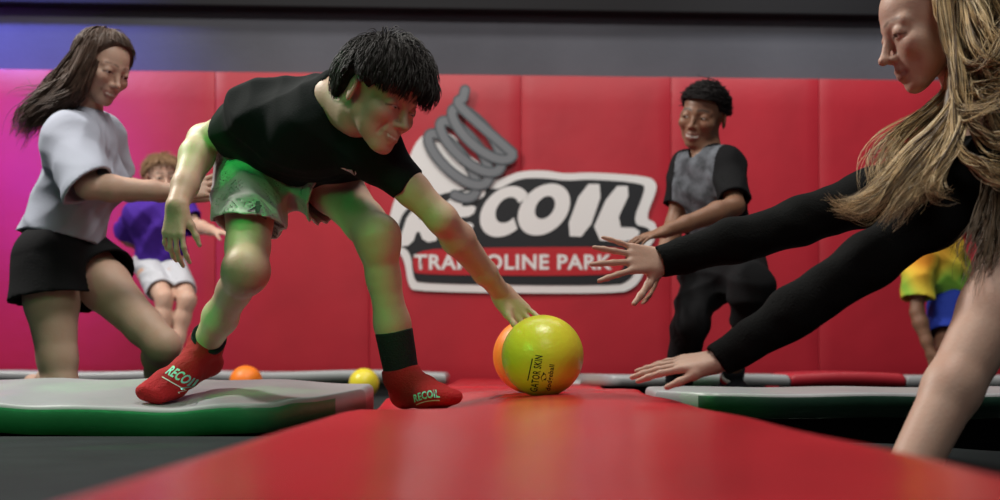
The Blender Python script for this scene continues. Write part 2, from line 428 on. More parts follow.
def spline(pts, n):
    pts = np.asarray(pts, float); m = len(pts)
    ext = np.vstack([2*pts[0]-pts[1], pts, 2*pts[-1]-pts[-2]])
    out = []
    for t in np.linspace(0, m-1-1e-6, n):
        i = int(t); u = t-i; p0, p1, p2, p3 = ext[i:i+4]
        out.append(.5*((2*p1)+(-p0+p2)*u+(2*p0-5*p1+4*p2-p3)*u*u+(-p0+3*p1-3*p2+p3)*u**3))
    return np.array(out)
def wisps(guides, count, spread0, spread1, n=18, rad=(.0007, .0014), wave=.006, clump=14, seed=1, short=.35):
    "strands following guide polylines; spread grows from spread0 at the root to spread1 at the tip"
    r = np.random.default_rng(seed); polys, radii = [], []
    per = max(1, count//len(guides))
    for g in guides:
        G = spline(g, n); t = np.linspace(0, 1, n)[:, None]
        for c in range(max(1, per//clump)):
            co = nrm(r.normal(size=3))*r.random()**.6; ph = r.random(3)*6.28; wf = 4+5*r.random(3)
            base = G+co*(spread0+(spread1-spread0)*t)+np.sin(t*wf+ph)*wave*t
            for q in range(clump):
                o = r.normal(size=3)*.16; L = 1-short*r.random()**2
                p = base+o*(spread0*.8+(spread1-spread0)*t)+np.sin(t*(6+6*r.random())+ph)*wave*.5*t*r.normal()
                if L < 1: p = spline(p[::2], n) if False else np.array([np.interp(np.linspace(0, L, n), t[:, 0], p[:, a]) for a in range(3)]).T
                polys.append(p); radii.append(rad[0]+(rad[1]-rad[0])*r.random())
    return polys, radii
def scalp_strands(hd, count, crown, limit, length, off=(.06, .12), n=10, rad=.0012, seed=3, centre=(0, -.05, .13), ra=(.325, .43, .365), jit=.05, lift=0.0, droop=0.0, swirl=0.0, bias=0.0):
    "short hair combed outward from the crown: limit(phi) is the polar angle of the hairline, phi = 0 toward the forehead"
    r = np.random.default_rng(seed); cr = nrm(crown); fx = nrm(V(0, 1, 0)-cr*cr[1]); sx = np.cross(fx, cr); polys, radii = [], []
    cen = np.array(centre); ra = np.array(ra)
    for i in range(count):
        ph = r.random()*2*math.pi-math.pi; lm = limit(ph); L = length*(.7+.6*r.random())
        th0 = lm*math.sqrt(r.random())-L*.25
        th = np.linspace(max(.02, th0), th0+L, n); ov = np.maximum(th-lm, 0)
        th = np.where(th > lm, lm+ov*.75, th)
        a = ph+swirl*(th-th[0])+r.normal()*jit*np.linspace(0, 1, n)
        dr = np.cos(th)[:, None]*cr+np.sin(th)[:, None]*(np.cos(a)[:, None]*fx+np.sin(a)[:, None]*sx)
        rad_ = 1/np.sqrt(((dr/ra)**2).sum(1))
        o = (off[0]+(off[1]-off[0])*r.random())*(1+bias*math.cos(ph)); t = np.linspace(0, 1, n)
        q = cen+dr*(rad_+o*(.35+.65*np.sin(t*2.2))+lift*t*t*r.normal())[:, None]
        q[:, 2] -= droop*t**2*np.clip((th-lm)/L+.2, 0, 1)
        polys.append(hd.c+hd.H*(q[:, :1]*hd.s+q[:, 1:2]*hd.f+q[:, 2:]*hd.u)); radii.append(rad*(.7+.6*r.random()))
    return polys, radii

def trim(pr, hd, low, n=10, keep=.25):
    "cut strands back where they leave the hairline; low(S, F, U) > 0 means free of hair"
    P_, R_ = [], []
    for p, r in zip(*pr):
        q = hd.loc(p); bad = low(np.abs(q[:, 0]), q[:, 1], q[:, 2]) > 0
        k = int(np.argmax(bad)) if bad.any() else len(p)
        if k < max(3, keep*len(p)): continue
        if k < len(p):
            t = np.linspace(0, k-1, n); p = np.array([np.interp(t, np.arange(k), p[:k, a]) for a in range(3)]).T
        else: p = np.array([np.interp(np.linspace(0, len(p)-1, n), np.arange(len(p)), p[:, a]) for a in range(3)]).T
        P_.append(p); R_.append(r)
    return P_, R_

# ================================================================== materials
M = {}
M['red'] = mat('red_vinyl', (.42, .016, .030), .42, .5, bump=.12, bscale=14, var=.10, vscale=3)
M['red_runway'] = mat('red_runway_vinyl', (.46, .014, .022), .24, .5, bump=.10, bscale=9, var=.10, vscale=4)
M['concrete'] = mat('painted_concrete', (.085, .088, .105), .8, .3, bump=.2, bscale=30, var=.18, vscale=1.2)
M['black'] = mat('black_paint', (.010, .010, .012), .7, .3)
M['steel'] = mat('dark_steel', (.012, .013, .014), .6, .4)
M['bed'] = mat('woven_bed', (.016, .021, .022), .9, .12, bump=.3, bscale=240, var=.2, vscale=6)
M['grey_vinyl'] = mat('grey_vinyl', (.30, .31, .32), .38, .5, bump=.10, bscale=22, var=.10, vscale=5)
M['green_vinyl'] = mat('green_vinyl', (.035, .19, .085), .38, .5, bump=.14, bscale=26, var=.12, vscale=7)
M['green_shaded'] = mat('shaded_green_vinyl', (.014, .062, .038), .45, .5, bump=.14, bscale=26, var=.12, vscale=7)  # same green vinyl as the left pad, shade put into its colour
M['white_print'] = mat('white_print', (.74, .74, .73), .5, .4)
M['black_print'] = mat('black_print', (.012, .014, .017), .5, .4)
M['red_print'] = mat('red_print', (.45, .018, .026), .45, .4)
M['grey_print'] = mat('grey_print', (.17, .185, .20), .5, .4)
M['ink'] = mat('black_ink', (.02, .02, .015), .6, .3)
M['ball_yellow'] = mat('yellow_foam', (.72, .60, .04), .30, .45, bump=.10, bscale=120, var=.06)
M['ball_orange'] = mat('orange_foam', (.85, .20, .012), .45, .45, bump=.10, bscale=120, var=.05)
M['eye_white'] = mat('eye_white', (.42, .39, .36), .25); M['iris'] = mat('brown_iris', (.05, .025, .012), .15); M['pupil'] = mat('pupil', (.004, .004, .004), .1)
EYE = [M['eye_white'], M['iris'], M['pupil']]
M['skin_fair'] = skin_mat('fair_skin', (.56, .36, .27), (.42, .16, .14), (.05, .03, .02))
M['skin_girl'] = skin_mat('light_skin', (.50, .33, .25), (.22, .05, .05), (.07, .04, .025))
M['skin_tan'] = skin_mat('tanned_skin', (.42, .25, .18), (.38, .14, .12), (.04, .025, .018))
M['skin_brown'] = skin_mat('brown_skin', (.22, .115, .07), (.20, .07, .06), (.012, .008, .006))
M['hair_black'] = mat('black_hair', (.010, .0075, .0065), .58, .22, var=.3, vscale=90)
M['hair_brown'] = mat('brown_hair', (.085, .053, .038), .6, .25, var=.35, vscale=60)
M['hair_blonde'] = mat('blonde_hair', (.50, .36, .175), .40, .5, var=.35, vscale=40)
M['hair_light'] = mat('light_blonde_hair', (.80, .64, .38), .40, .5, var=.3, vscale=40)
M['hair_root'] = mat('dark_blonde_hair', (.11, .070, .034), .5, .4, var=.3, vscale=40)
M['hair_sand'] = mat('sandy_hair', (.26, .15, .075), .5, .4, var=.3, vscale=50)
M['hair_curl'] = mat('curly_black_hair', (.010, .008, .008), .8, .3, bump=.6, bscale=220)
M['tee_black'] = mat('black_cotton', (.007, .009, .010), .9, .15, bump=.15, bscale=300)
M['knit_black'] = mat('black_knit', (.0045, .005, .005), .95, .12, bump=.3, bscale=260)
M['short_grey'] = mat('light_grey_polyester', (.42, .39, .385), .7, .3, bump=.1, bscale=300)
M['black_cloth'] = mat('black_cloth', (.006, .006, .007), .9, .15, bump=.15, bscale=200)
M['white_cloth'] = mat('white_cotton', (.36, .385, .46), .85, .25, bump=.12, bscale=250)
M['sock_red'] = mat('red_sock', (.46, .012, .018), .85, .3, bump=.5, bscale=260)
M['sock_black'] = mat('black_sock', (.016, .018, .024), .9, .25, bump=.5, bscale=260)
M['teal_print'] = mat('teal_print', (.30, .72, .66), .6)
M['purple_cloth'] = mat('purple_cotton', (.065, .018, .30), .8, .25, bump=.12, bscale=200)
M['pale_cloth'] = mat('pale_grey_cotton', (.50, .51, .55), .8, .25)
M['blue_cloth'] = mat('blue_cotton', (.015, .04, .33), .8, .25)
M['shirt_print'] = mat('grey_print_jersey', (.075, .082, .095), .8, .25, var=.75, vscale=22)
m = mat('tie_dye', (.7, .5, .1), .8, .25); nt = m.node_tree
tc = nt.nodes.new('ShaderNodeTexCoord'); n_ = nt.nodes.new('ShaderNodeTexNoise'); n_.inputs['Scale'].default_value = 3.2
rp = nt.nodes.new('ShaderNodeValToRGB'); e = rp.color_ramp.elements
e[0].position = .38; e[0].color = (.20, .46, .05, 1); e[1].position = .62; e[1].color = (.85, .33, .03, 1); x_ = e.new(.5); x_.color = (.82, .62, .06, 1)
nt.links.new(tc.outputs['Object'], n_.inputs['Vector']); nt.links.new(n_.outputs['Fac'], rp.inputs['Fac']); nt.links.new(rp.outputs['Color'], nt.nodes['Principled BSDF'].inputs['Base Color'])
M['tie_dye'] = m

# ================================================================== camera
cam = bpy.data.cameras.new('camera'); co = bpy.data.objects.new('camera', cam); C.objects.link(co)
co.location = (0, 0, CAMZ); co.rotation_euler = (math.pi/2, 0, 0)
cam.sensor_width = 36; cam.lens = FPX*36/1000; cam.shift_y = (HOR-250)/1000; cam.clip_start = .05
cam.dof.use_dof = True; cam.dof.focus_distance = 2.85; cam.dof.aperture_fstop = 4.0
bpy.context.scene.camera = co

# ================================================================== setting
def box_mesh(name, lo, hi, bevel=0.0, seg=3):
    bm = bmesh.new(); bmesh.ops.create_cube(bm, size=1)
    lo, hi = Vector(lo), Vector(hi)
    for v in bm.verts: v.co = Vector((lo[i]+(v.co[i]+.5)*(hi[i]-lo[i]) for i in range(3)))
    if bevel: bmesh.ops.bevel(bm, geom=bm.edges[:], offset=bevel, segments=seg, profile=.6, affect='EDGES')
    me = bpy.data.meshes.new(name); bm.to_mesh(me); bm.free()
    for p in me.polygons: p.use_smooth = bool(bevel)
    return me
FLOORZ = -.35
tag(link_mesh('floor', box_mesh('floor', (-6, -1.5, FLOORZ-.1), (6, 9, FLOORZ)), M['black']), kind='structure')
WS = .059
def wallD(X): return 7.3+WS*X
def wall_part(name, x0, x1, z0, z1, d0, d1, material, bevel=0.0):
    "box lying along the slightly turned back wall; d0, d1 are distances in front of it"
    me = box_mesh(name, (x0, -d1, z0), (x1, -d0, z1), bevel)
    for v in me.vertices: v.co.y += wallD(v.co.x)
    return me
tag(link_mesh('wall_back', wall_part('wall_back', -5.5, 5.5, FLOORZ, 4.2, -.25, 0, None), M['concrete']), kind='structure')
tag(link_mesh('trim_1', wall_part('trim_1', -5.5, 5.5, 1.965, 4.0, 0, .10, None, .01), M['black']), kind='structure')
W = .788
xe0 = (218-500)/1389*7.22
pl = ['red vinyl wall pad behind the dark brown hair blown out from the white-shirted girl', 'red vinyl wall pad behind the purple-shirted child', 'red vinyl wall pad behind the black-shirted boy\'s shoulder and bent back',
      'red vinyl wall pad behind the grey spring of the wall logo', 'red vinyl wall pad behind the tail end of the white logo lettering', 'red vinyl wall pad behind the boy in the grey printed jersey',
      'red vinyl wall pad behind the child in the yellow shirt', 'red vinyl wall pad at the right end, behind the blonde girl\'s head and hair']
for i in range(8):
    x0 = xe0+(i-2)*W
    me = wall_part('wall_pad', x0+.001, x0+W-.001, -.02, 1.635, .0, .06, None, 0)
    bm = bmesh.new(); bm.from_mesh(me); bmesh.ops.bevel(bm, geom=bm.edges[:], offset=.003, segments=2, profile=.55, affect='EDGES')
    bmesh.ops.subdivide_edges(bm, edges=[e for e in bm.edges if e.calc_length() > .3], cuts=10, use_grid_fill=True)
    for v in bm.verts:
        dd = wallD(v.co.x)-v.co.y
        if dd > .055:
            u = (v.co.x-x0)/W; w = (v.co.z)/1.63
            v.co.y -= .003*max(0, math.sin(math.pi*u))**.5*max(0, math.sin(math.pi*min(max(w, 0), 1)))**.4+.0025*math.sin(v.co.x*9+v.co.z*5+i)*math.sin(v.co.z*7+i*2)
    bm.to_mesh(me); bm.free()
    for p in me.polygons: p.use_smooth = True
    o = link_mesh('wall_pad', me, M['red'], origin=(x0+W/2, wallD(x0), 0))
    tag(o, pl[i], 'wall pad', 'red wall pads')

# ------------------------------------------------------------------ printed logo on the wall pads
def LG(px, py, d):
    "point on the logo sheet, d metres in front of the wall"
    D = 7.3
    for _ in range(3): D = wallD((px-500)/FPX*D)-d
    return P(px, py, D)
def chaikin(p, n=2):
    p = [np.array(q, float) for q in p]
    for _ in range(n):
        p = [w for i in range(len(p)) for w in (p[i]*.75+p[(i+1) % len(p)]*.25, p[i]*.25+p[(i+1) % len(p)]*.75)]
    return p
from mathutils.geometry import tessellate_polygon
def flat_print(name, loops_list, d, material, parent, thick=.003, mapf=LG):
    "loops_list: list of [outer, hole, ...] in photo pixels, printed as a thin raised sheet"
    bm = bmesh.new()
    for loops in loops_list:
        ls = [[Vector((p[0], p[1], 0)) for p in lp] for lp in loops]
        tris = tessellate_polygon(ls); flat = [p for l in ls for p in l]
        top = [bm.verts.new(mapf(p.x, p.y, d)) for p in flat]; bot = [bm.verts.new(mapf(p.x, p.y, d-thick)) for p in flat]
        for t in tris:
            try: bm.faces.new([top[i] for i in t])
            except ValueError: pass
        k = 0
        for l in ls:
            for i in range(len(l)):
                a, b = k+i, k+(i+1) % len(l)
                bm.faces.new([top[a], top[b], bot[b], bot[a]])
            k += len(l)
    bmesh.ops.recalc_face_normals(bm, faces=bm.faces[:])
    me = bpy.data.meshes.new(name); bm.to_mesh(me); bm.free()
    return link_mesh(name, me, material, parent)
LD = .078
c0 = LG(520, 293, LD)
logo = empty('wall_logo', c0, label='white-outlined wall logo with a grey coil spring over black block letters', cat='sign')
outer = [(386, 236), (392, 205), (405, 175), (412, 148), (424, 133), (440, 130), (456, 136), (462, 150), (487, 168), (491, 181), (506, 177), (520, 171), (545, 170), (565, 174), (590, 172), (648, 176), (656, 182), (657, 190), (645, 219), (656, 222), (657, 236), (646, 252), (644, 275), (634, 288), (618, 294), (416, 292), (408, 286), (405, 262), (398, 250), (388, 246)]
flat_print('outline', [[chaikin(outer, 2)]], LD, M['white_print'], logo)
inner = [(396, 236), (402, 212), (418, 202), (440, 194), (480, 186), (497, 190), (508, 184), (522, 178), (546, 178), (566, 181), (590, 179), (643, 183), (645, 190), (631, 224), (650, 228), (649, 234), (638, 250), (636, 272), (628, 281), (616, 286), (420, 284), (413, 278), (411, 252), (398, 244)]
flat_print('backing', [[chaikin(inner, 2)]], LD+.003, M['black_print'], logo)
ban = [(413, 250), (470, 248), (560, 247), (622, 247), (626, 252), (624, 268), (614, 276), (418, 275), (413, 270)]
flat_print('banner', [[chaikin(ban, 2)]], LD+.006, M['red_print'], logo)
def ellp(cx, cy, rx, ry, sl, n=40, t0=0, t1=2*math.pi, closed=True):
    return [(cx+rx*math.cos(t)-sl*ry*math.sin(t), cy+ry*math.sin(t)) for t in np.linspace(t0, t1, n, endpoint=not closed)]
sl = .30
Oo = ellp(544, 209.5, 25, 26, sl); Oi = ellp(545, 207.5, 9.5, 11.5, sl)
Cc = ellp(505, 211.5, 24, 25.5, sl, 34, -.62, -2*math.pi+.75, False)+ellp(507, 210, 11, 13, sl, 28, -2*math.pi+.62, -.55, False)
Ii = [(583, 184), (605, 184), (587, 237), (564, 236)]
Ll = [(612, 186), (633, 186), (614, 227), (641, 228), (636, 242), (588, 240)]
Ee = [(447, 194), (487, 188), (483, 199), (463, 202), (461, 207), (477, 205), (473, 216), (457, 218), (455, 224), (475, 222), (470, 234), (430, 240)]
Rr = [(410, 208), (433, 200), (444, 202), (446, 212), (438, 222), (432, 224), (440, 240), (424, 243), (418, 228), (412, 245), (397, 247)]
Rh = [(420, 212), (430, 209), (431, 214), (426, 218), (418, 220)]
for nm, lp in (('letter_r', [Rr, Rh]), ('letter_e', [Ee]), ('letter_c', [Cc]), ('letter_o', [Oo, Oi]), ('letter_i', [Ii]), ('letter_l', [Ll])):
    flat_print('letter', [[chaikin(q, 1) if len(q) < 15 else q for q in lp]], LD+.006, M['white_print'], logo)
# coil spring, drawn as two nested ribbons
def coil(n=420):
    ts = np.linspace(-.9, 2*math.pi*3.15, n); pts = []
    for t in ts:
        u = (t+.9)/(2*math.pi*3.15+.9); cx, cy = lerp((447, 170), (487, 128), u)
        pts.append((cx+25*math.cos(t)*(1+.05*u)+10.0*math.sin(t), cy+27*math.cos(t)-10.5*math.sin(t)))
    i = int(n*.965); e = [pts[i-1]]
    return pts[:i]+spline([pts[i-1], (461, 107), (463, 98), (465, 90)], 20).tolist()[1:]
def ribbon(pts, w, nm, d0, m_, slope):
    p = np.array(pts); t = np.gradient(p, axis=0); t /= np.linalg.norm(t, axis=1, keepdims=True); nn = np.stack([-t[:, 1], t[:, 0]], 1)
    vs, fs = [], []
    for i in range(len(p)):
        dd = d0+slope*i/len(p)
        for s_ in (-1, 1): vs.append(LG(*(p[i]+nn[i]*w*s_), dd))
    for i in range(len(p)-1): fs.append((2*i, 2*i+1, 2*i+3, 2*i+2))
    for k, i in ((0, 0), (1, len(p)-1)):
        b = len(vs); dd = d0+slope*i/len(p); vs.append(LG(*p[i], dd))
        for a in np.linspace(0, 2*math.pi, 16, endpoint=False): vs.append(LG(p[i][0]+w*math.cos(a), p[i][1]+w*math.sin(a), dd))
        for j in range(16): fs.append((b, b+1+j, b+1+(j+1) % 16))
    me = bpy.data.meshes.new(nm); me.from_pydata([tuple(v) for v in vs], [], fs); me.update()
    return link_mesh(nm, me, m_, logo)
cp = coil()
M['grey_edge'] = mat('dark_grey_print', (.075, .085, .095), .5, .4)
ribbon(cp, 5.6, 'spring_outline', LD+.010, M['grey_edge'], .012)
ribbon(cp, 3.7, 'spring', LD+.0112, M['grey_print'], .012)
def text_mesh(txt, bold=0.0, res=3):
    cu = bpy.data.curves.new('t', 'FONT'); cu.body = txt; cu.align_x = 'CENTER'; cu.align_y = 'CENTER'; cu.offset = bold; cu.resolution_u = res; cu.space_character = 1.08
    o = bpy.data.objects.new('t', cu); C.objects.link(o); dg = bpy.context.evaluated_depsgraph_get(); dg.update()
    me = bpy.data.meshes.new_from_object(o.evaluated_get(dg)); bpy.data.objects.remove(o)
    return me
def fit_text(txt, bold, fn, sub=0):
    "text mesh with coordinates normalised to [-.5,.5] wide and high, mapped through fn(u, v)"
    me = text_mesh(txt, bold)
    bm = bmesh.new(); bm.from_mesh(me); bmesh.ops.triangulate(bm, faces=bm.faces[:])
    for _ in range(sub): bmesh.ops.subdivide_edges(bm, edges=bm.edges[:], cuts=1)
    xs = [v.co.x for v in bm.verts]; ys = [v.co.y for v in bm.verts]
    x0, x1, y0, y1 = min(xs), max(xs), min(ys), max(ys)
    for v in bm.verts: v.co = Vector(fn((v.co.x-x0)/(x1-x0)-.5, (v.co.y-y0)/(y1-y0)-.5))
    bm.to_mesh(me); bm.free(); return me
me = fit_text('TRAMPOLINE PARK', .028, lambda u, v: LG(513+u*198, 262-v*15.5, LD+.0085))
link_mesh('lettering', me, M['white_print'], logo)

# ------------------------------------------------------------------ pads
def grid_pad(name, X0, X1, D0, D1, top, nx, ny, zb, rnd=.025, material=None, parent=None, edge=None):
    "cushion over a rectangle in X, D; top(X, D) gives its height; rounded rim down to zb"
    us = [0, 0, .12, .3, .6]; vs, fs = [], []
    def coords(a, b, n):
        c = [a, a+.0]+[a+rnd*k for k in (.08, .3, .6)]+list(np.linspace(a+rnd, b-rnd, n))+[b-rnd*k for k in (.6, .3, .08)]+[b, b]
        d = [1, .0]+[.0]*0
        return c
    xs = coords(X0, X1, nx); ds = coords(D0, D1, ny); nX, nD = len(xs), len(ds)
    def drop(i, n):
        i = min(i, n-1-i)
        return {0: None, 1: 1.0, 2: .62, 3: .26, 4: .07}.get(i, 0.0)
    for j, d in enumerate(ds):
        for i, x in enumerate(xs):
            a, b = drop(i, nX), drop(j, nD); dd = d+(edge(x, (d-D0)/(D1-D0)) if edge else 0)
            if a is None or b is None: z = zb
            else: z = top(x, dd)-rnd*max(a, b)
            vs.append((x, dd, max(z, zb)))
    for j in range(nD-1):
        for i in range(nX-1): fs.append((j*nX+i, j*nX+i+1, (j+1)*nX+i+1, (j+1)*nX+i))
    b = len(vs)
    bm = bmesh.new(); bv = [bm.verts.new(v) for v in vs]
    for f in fs: bm.faces.new([bv[k] for k in f])
    rim = [k for k in range(nX)]+[j*nX+nX-1 for j in range(1, nD)]+[(nD-1)*nX+k for k in range(nX-2, -1, -1)]+[j*nX for j in range(nD-2, 0, -1)]
    bm.faces.new([bv[k] for k in reversed(rim)])
    bmesh.ops.remove_doubles(bm, verts=bm.verts[:], dist=1e-5); bmesh.ops.recalc_face_normals(bm, faces=bm.faces[:])
    me = bpy.data.meshes.new(name); bm.to_mesh(me); bm.free()
    for p in me.polygons: p.use_smooth = True
    return me
def wob(x, d, a, s): return a*(math.sin(x*11+d*3+s)*math.sin(d*6.3-x*4+s*2)+.6*math.sin(x*19-d*8+s*3))
def dent(x, d, cx, cd, dep, sx, sd): return -dep*math.exp(-((x-cx)/sx)**2-((d-cd)/sd)**2)
def near_top(x, d):
    z = .080+wob(x, d, .0012, 1)+dent(x, d, -.19, 2.80, .043, .17, .50)
    if d > 2.8: z += .0015*math.sin((x+d)*60)*min(1, (d-2.8)*5)
    z += (.0035*math.exp(-((d-3.06-.05*x)/.02)**2)-.005*math.exp(-((d-3.0-.05*x)/.012)**2))*(1 if x > -.02 else 0)
    return z
def red_pad(me, label):
    if min(v.co.y for v in me.vertices) < 1:
        for v in me.vertices:
            t = min(max((v.co.y-2.15)/.7, 0), 1); t = t*t*(3-2*t)
            if v.co.x < -.08: v.co.x += (v.co.x+.08)/.16*.042*t
    c = np.mean([v.co for v in me.vertices], 0)
    return tag(link_mesh('runway_pad', me, M['red_runway'], origin=(c[0], c[1], FLOORZ)), label, 'floor pad', 'red runway pads')
red_pad(grid_pad("runway_pad", -.240, .325, .32, 3.36, near_top, 26, 120, FLOORZ, .03), 'wide red vinyl floor pad running toward the viewer under the yellow ball')
red_pad(grid_pad('runway_pad', -.262, .350, 3.365, 5.05, lambda x, d: .050+wob(x, d, .0016, 4)+dent(x, d, -.2, 2.95, .01, .2, .3), 22, 50, FLOORZ, .02), 'red vinyl floor pad just behind the two balls')
red_pad(grid_pad('runway_pad', -.215, .38, 5.055, 7.2, lambda x, d: .052+wob(x, d, .0015, 6), 18, 40, FLOORZ, .02), 'farthest red vinyl floor pad, running up to the foot of the wall')
# small red flap between the green pad and the runway, where the boy's foot presses
def edge_pad(label, X0, X1, D0, D1, top, thick, side_mat, top_mat, cap=None, edge=None, nx=40, ny=10, rnd=.02, fr=(0.03, .03), fx=None):
    c = ((X0+X1)/2, (D0+D1)/2, FLOORZ); root = empty('edge_pad', c, label=label, cat='trampoline pad', group='trampoline edge pads')
    zb = lambda x, d: top(x, d)-thick
    me = grid_pad('cushion', X0, X1, D0, D1, lambda x, d: top(x, d), nx, ny, -1, rnd, edge=edge)
    lowz = []
    for v in me.vertices:
        if v.co.z < -.9: v.co.z = top(v.co.x, v.co.y)-thick
    # side faces get the side colour, the top the top colour, an end panel the cap colour
    o = link_mesh('cushion', me, [top_mat, side_mat, cap or side_mat], root)
    for p in o.data.polygons:
        n = p.normal; cx = p.center.x+c[0]; cy = p.center.y+c[1]
        zt = top(cx, cy); cz = p.center.z+c[2]
        if cz < zt-rnd*.6: p.material_index = 2 if (cap and (cx > X1-.055 or cx < X0+.07)) else 1
    zf = min(top(x, d) for x in (X0, X1) for d in (D0, D1))-thick
    fx = fx or (X0+.03, X1-.03)
    fm = box_mesh('frame', (fx[0], D0+fr[0]+(max(edge(X0, 0), edge(X1, 0)) if edge else 0), FLOORZ), (fx[1], D1-.01, zf+.004), .006)
    link_mesh('frame', fm, M['steel'], root)
    return root
def lp_top(x, d):
    t = min(max((d-2.9)/.42, 0), 1)
    z = .060+.045*t**.8
    z += .004*math.sin(x*40)*math.exp(-((d-2.93)/.05)**2)*(1 if x > -1.1 else .4)+.0025*math.sin(x*23+1)
    z += dent(x, d, -.74, 2.95, .012, .1, .14)-.014*max(0, (x+.75)/.45)**2*t
    return z
def lp_edge(x, t):
    e = 0.0
    if x > -.54: e = .34*((x+.54)/.23)**2*(1-t*.8)
    return e-.02*math.sin((x+1.3)*2.6)*(1-t)
edge_pad('green-sided grey trampoline pad under the boy\'s pointed red sock', -1.45, -.31, 2.88, 3.34, lp_top, .062, M['green_vinyl'], M['grey_vinyl'], M['grey_vinyl'], lp_edge, nx=90, ny=14, rnd=.016, fr=(.06, 0))
edge_pad('dark green-sided grey trampoline pad behind the blonde girl\'s bare shin', .362, 1.75, 3.08, 3.46, lambda x, d: .076+.008*min(max((d-3.08)/.38, 0), 1)+.0015*math.sin(x*17), .055, M['green_shaded'], M['grey_vinyl'], M['grey_vinyl'], lambda x, t: .16*max(0, (.46-x)/.1)*(1-t), nx=60, ny=10, rnd=.012, fr=(.02, 0), fx=(.40, 1.7))
edge_pad('long grey trampoline pad behind the orange and yellow floor balls', -2.75, -.225, 5.8, 6.2, lambda x, d: .103+.004*math.sin(x*8)-.004*max(0, (x+.4)/.18), .045, M['grey_vinyl'], M['grey_vinyl'], fx=(-2.7, -.325), nx=50, rnd=.018)
edge_pad('grey trampoline pad behind the legs of the boy in black trousers', .27, 1.045, 5.0, 5.35, lambda x, d: .097+.002*math.sin(x*9), .040, M['grey_vinyl'], M['grey_vinyl'], fx=(.40, 1.02), edge=lambda x, t: .5*max(0, (.40-x)/.13)*(1-t), nx=30, rnd=.018)
edge_pad('red trampoline pad lying between two grey pads under the stretched black arm', 1.05, 1.46, 5.0, 5.4, lambda x, d: .100+.008*math.sin((x-1.05)*7.6), .045, M['red'], M['red'], nx=20, rnd=.02)
edge_pad('grey trampoline pad right of the red one, near the child in blue shorts', 1.465, 2.9, 5.0, 5.35, lambda x, d: .094, .042, M['grey_vinyl'], M['grey_vinyl'], nx=20, rnd=.018)
def bed(label, X0, X1, D0, D1, z, dents=()):
    me = grid_pad('trampoline_bed', X0, X1, D0, D1, lambda x, d: z+sum(dent(x, d, *q) for q in dents), 40, 40, FLOORZ, .006)
    tag(link_mesh('trampoline_bed', me, M['bed'], origin=((X0+X1)/2, (D0+D1)/2, FLOORZ)), label, 'trampoline', 'trampoline beds')
bed('dark woven trampoline bed in front of the green-sided pad', -1.9, -.288, .7, 2.84, -.006)
bed('dark woven trampoline bed the blonde girl crouches on', .345, 1.9, .8, 2.66, -.004, [(.58, 1.98, .155, .22, .34), (1.0, 2.4, .06, .2, .25)])
bed('dark trampoline bed the kneeling white-shirted girl is on', -2.6, -.32, 3.42, 5.72, 0)
bed('dark trampoline bed under the boy in the grey printed jersey', .40, 2.7, 3.52, 4.94, 0)

# ------------------------------------------------------------------ balls
def ball(c, r, material, label, h=.06):
    vs, fs = uvsphere(c, r, (0, 0, 1), 64, 40); me = bpy.data.meshes.new('ball'); me.from_pydata([tuple(v) for v in vs], [], fs)
    for v in me.vertices:
        if v.co.z < c[2]-r*.965: v.co.z = c[2]-r*.965
    for p in me.polygons: p.use_smooth = True
    return tag(link_mesh('ball', me, material, origin=c), label, 'ball', 'foam dodgeballs')
bc = P(542.5, 353.5, 2.93); br = 41*2.93/FPX; bc[2] = near_top(bc[0], 2.93)+br*.962
by = ball(bc, br, M['ball_yellow'], 'big yellow foam ball with black printing under the boy\'s hand')
bo = P(531, 353, 3.17); bo[2] = near_top(bo[0], 3.17)+.0866*.962
ball(bo, .0866, M['ball_orange'], 'orange foam ball half hidden behind the big yellow ball')
q = P(246, 380, 5.5); q[2] = .0625; ball(q, .0655, M['ball_orange'], 'small orange ball behind the grey pad, between the boy\'s legs at left')
q = P(364, 380, 5.5); q[2] = .0575; ball(q, .060, M['ball_yellow'], 'small yellow ball behind the grey pad, beside the boy\'s black sock')
def on_ball(cx, cy, w, h, ang, up=1.001):
    def f(u, v):
        a, b = u*w, v*h; px = cx+a*math.cos(ang)+b*math.sin(ang); py = cy+a*math.sin(ang)-b*math.cos(ang)
        X = (px-542.5)/41*br; Z = -(py-353.5)/41*br; rr = max(0, br*br-X*X-Z*Z)
        return (bc[0]+X*up, bc[1]-math.sqrt(rr)*up, bc[2]+Z*up)
    return f
A_ = math.radians(-82)
link_mesh('lettering', fit_text('GATOR SKIN', .02, on_ball(535.5, 371, 36, 7.5, A_), 2), M['ink'], by)
link_mesh('lettering', fit_text('dodgeball', .02, on_ball(549.5, 375, 26, 6.5, A_), 2), M['ink'], by)
def bar(f, n=20):
    vs = [f(u, v) for u in np.linspace(-.5, .5, n) for v in (-.5, .5)]
    me = bpy.data.meshes.new('line'); me.from_pydata([tuple(v) for v in vs], [], [(2*i, 2*i+2, 2*i+3, 2*i+1) for i in range(n-1)]); return me
link_mesh('underline', bar(on_ball(529.3, 367, 22, 1.2, A_+.06)), M['ink'], by)
def blob(f, pts):
    me = bpy.data.meshes.new('emblem'); me.from_pydata([tuple(f(*p)) for p in pts], [], [tuple(range(len(pts)))]); return me
link_mesh('emblem', blob(on_ball(542.6, 374, 8, 5, A_), [(.5*math.cos(t)*(1+.25*math.sin(5*t)), .5*math.sin(t)*(1+.25*math.cos(3*t))) for t in np.linspace(0, 6.28, 22, endpoint=False)]), M['ink'], by)

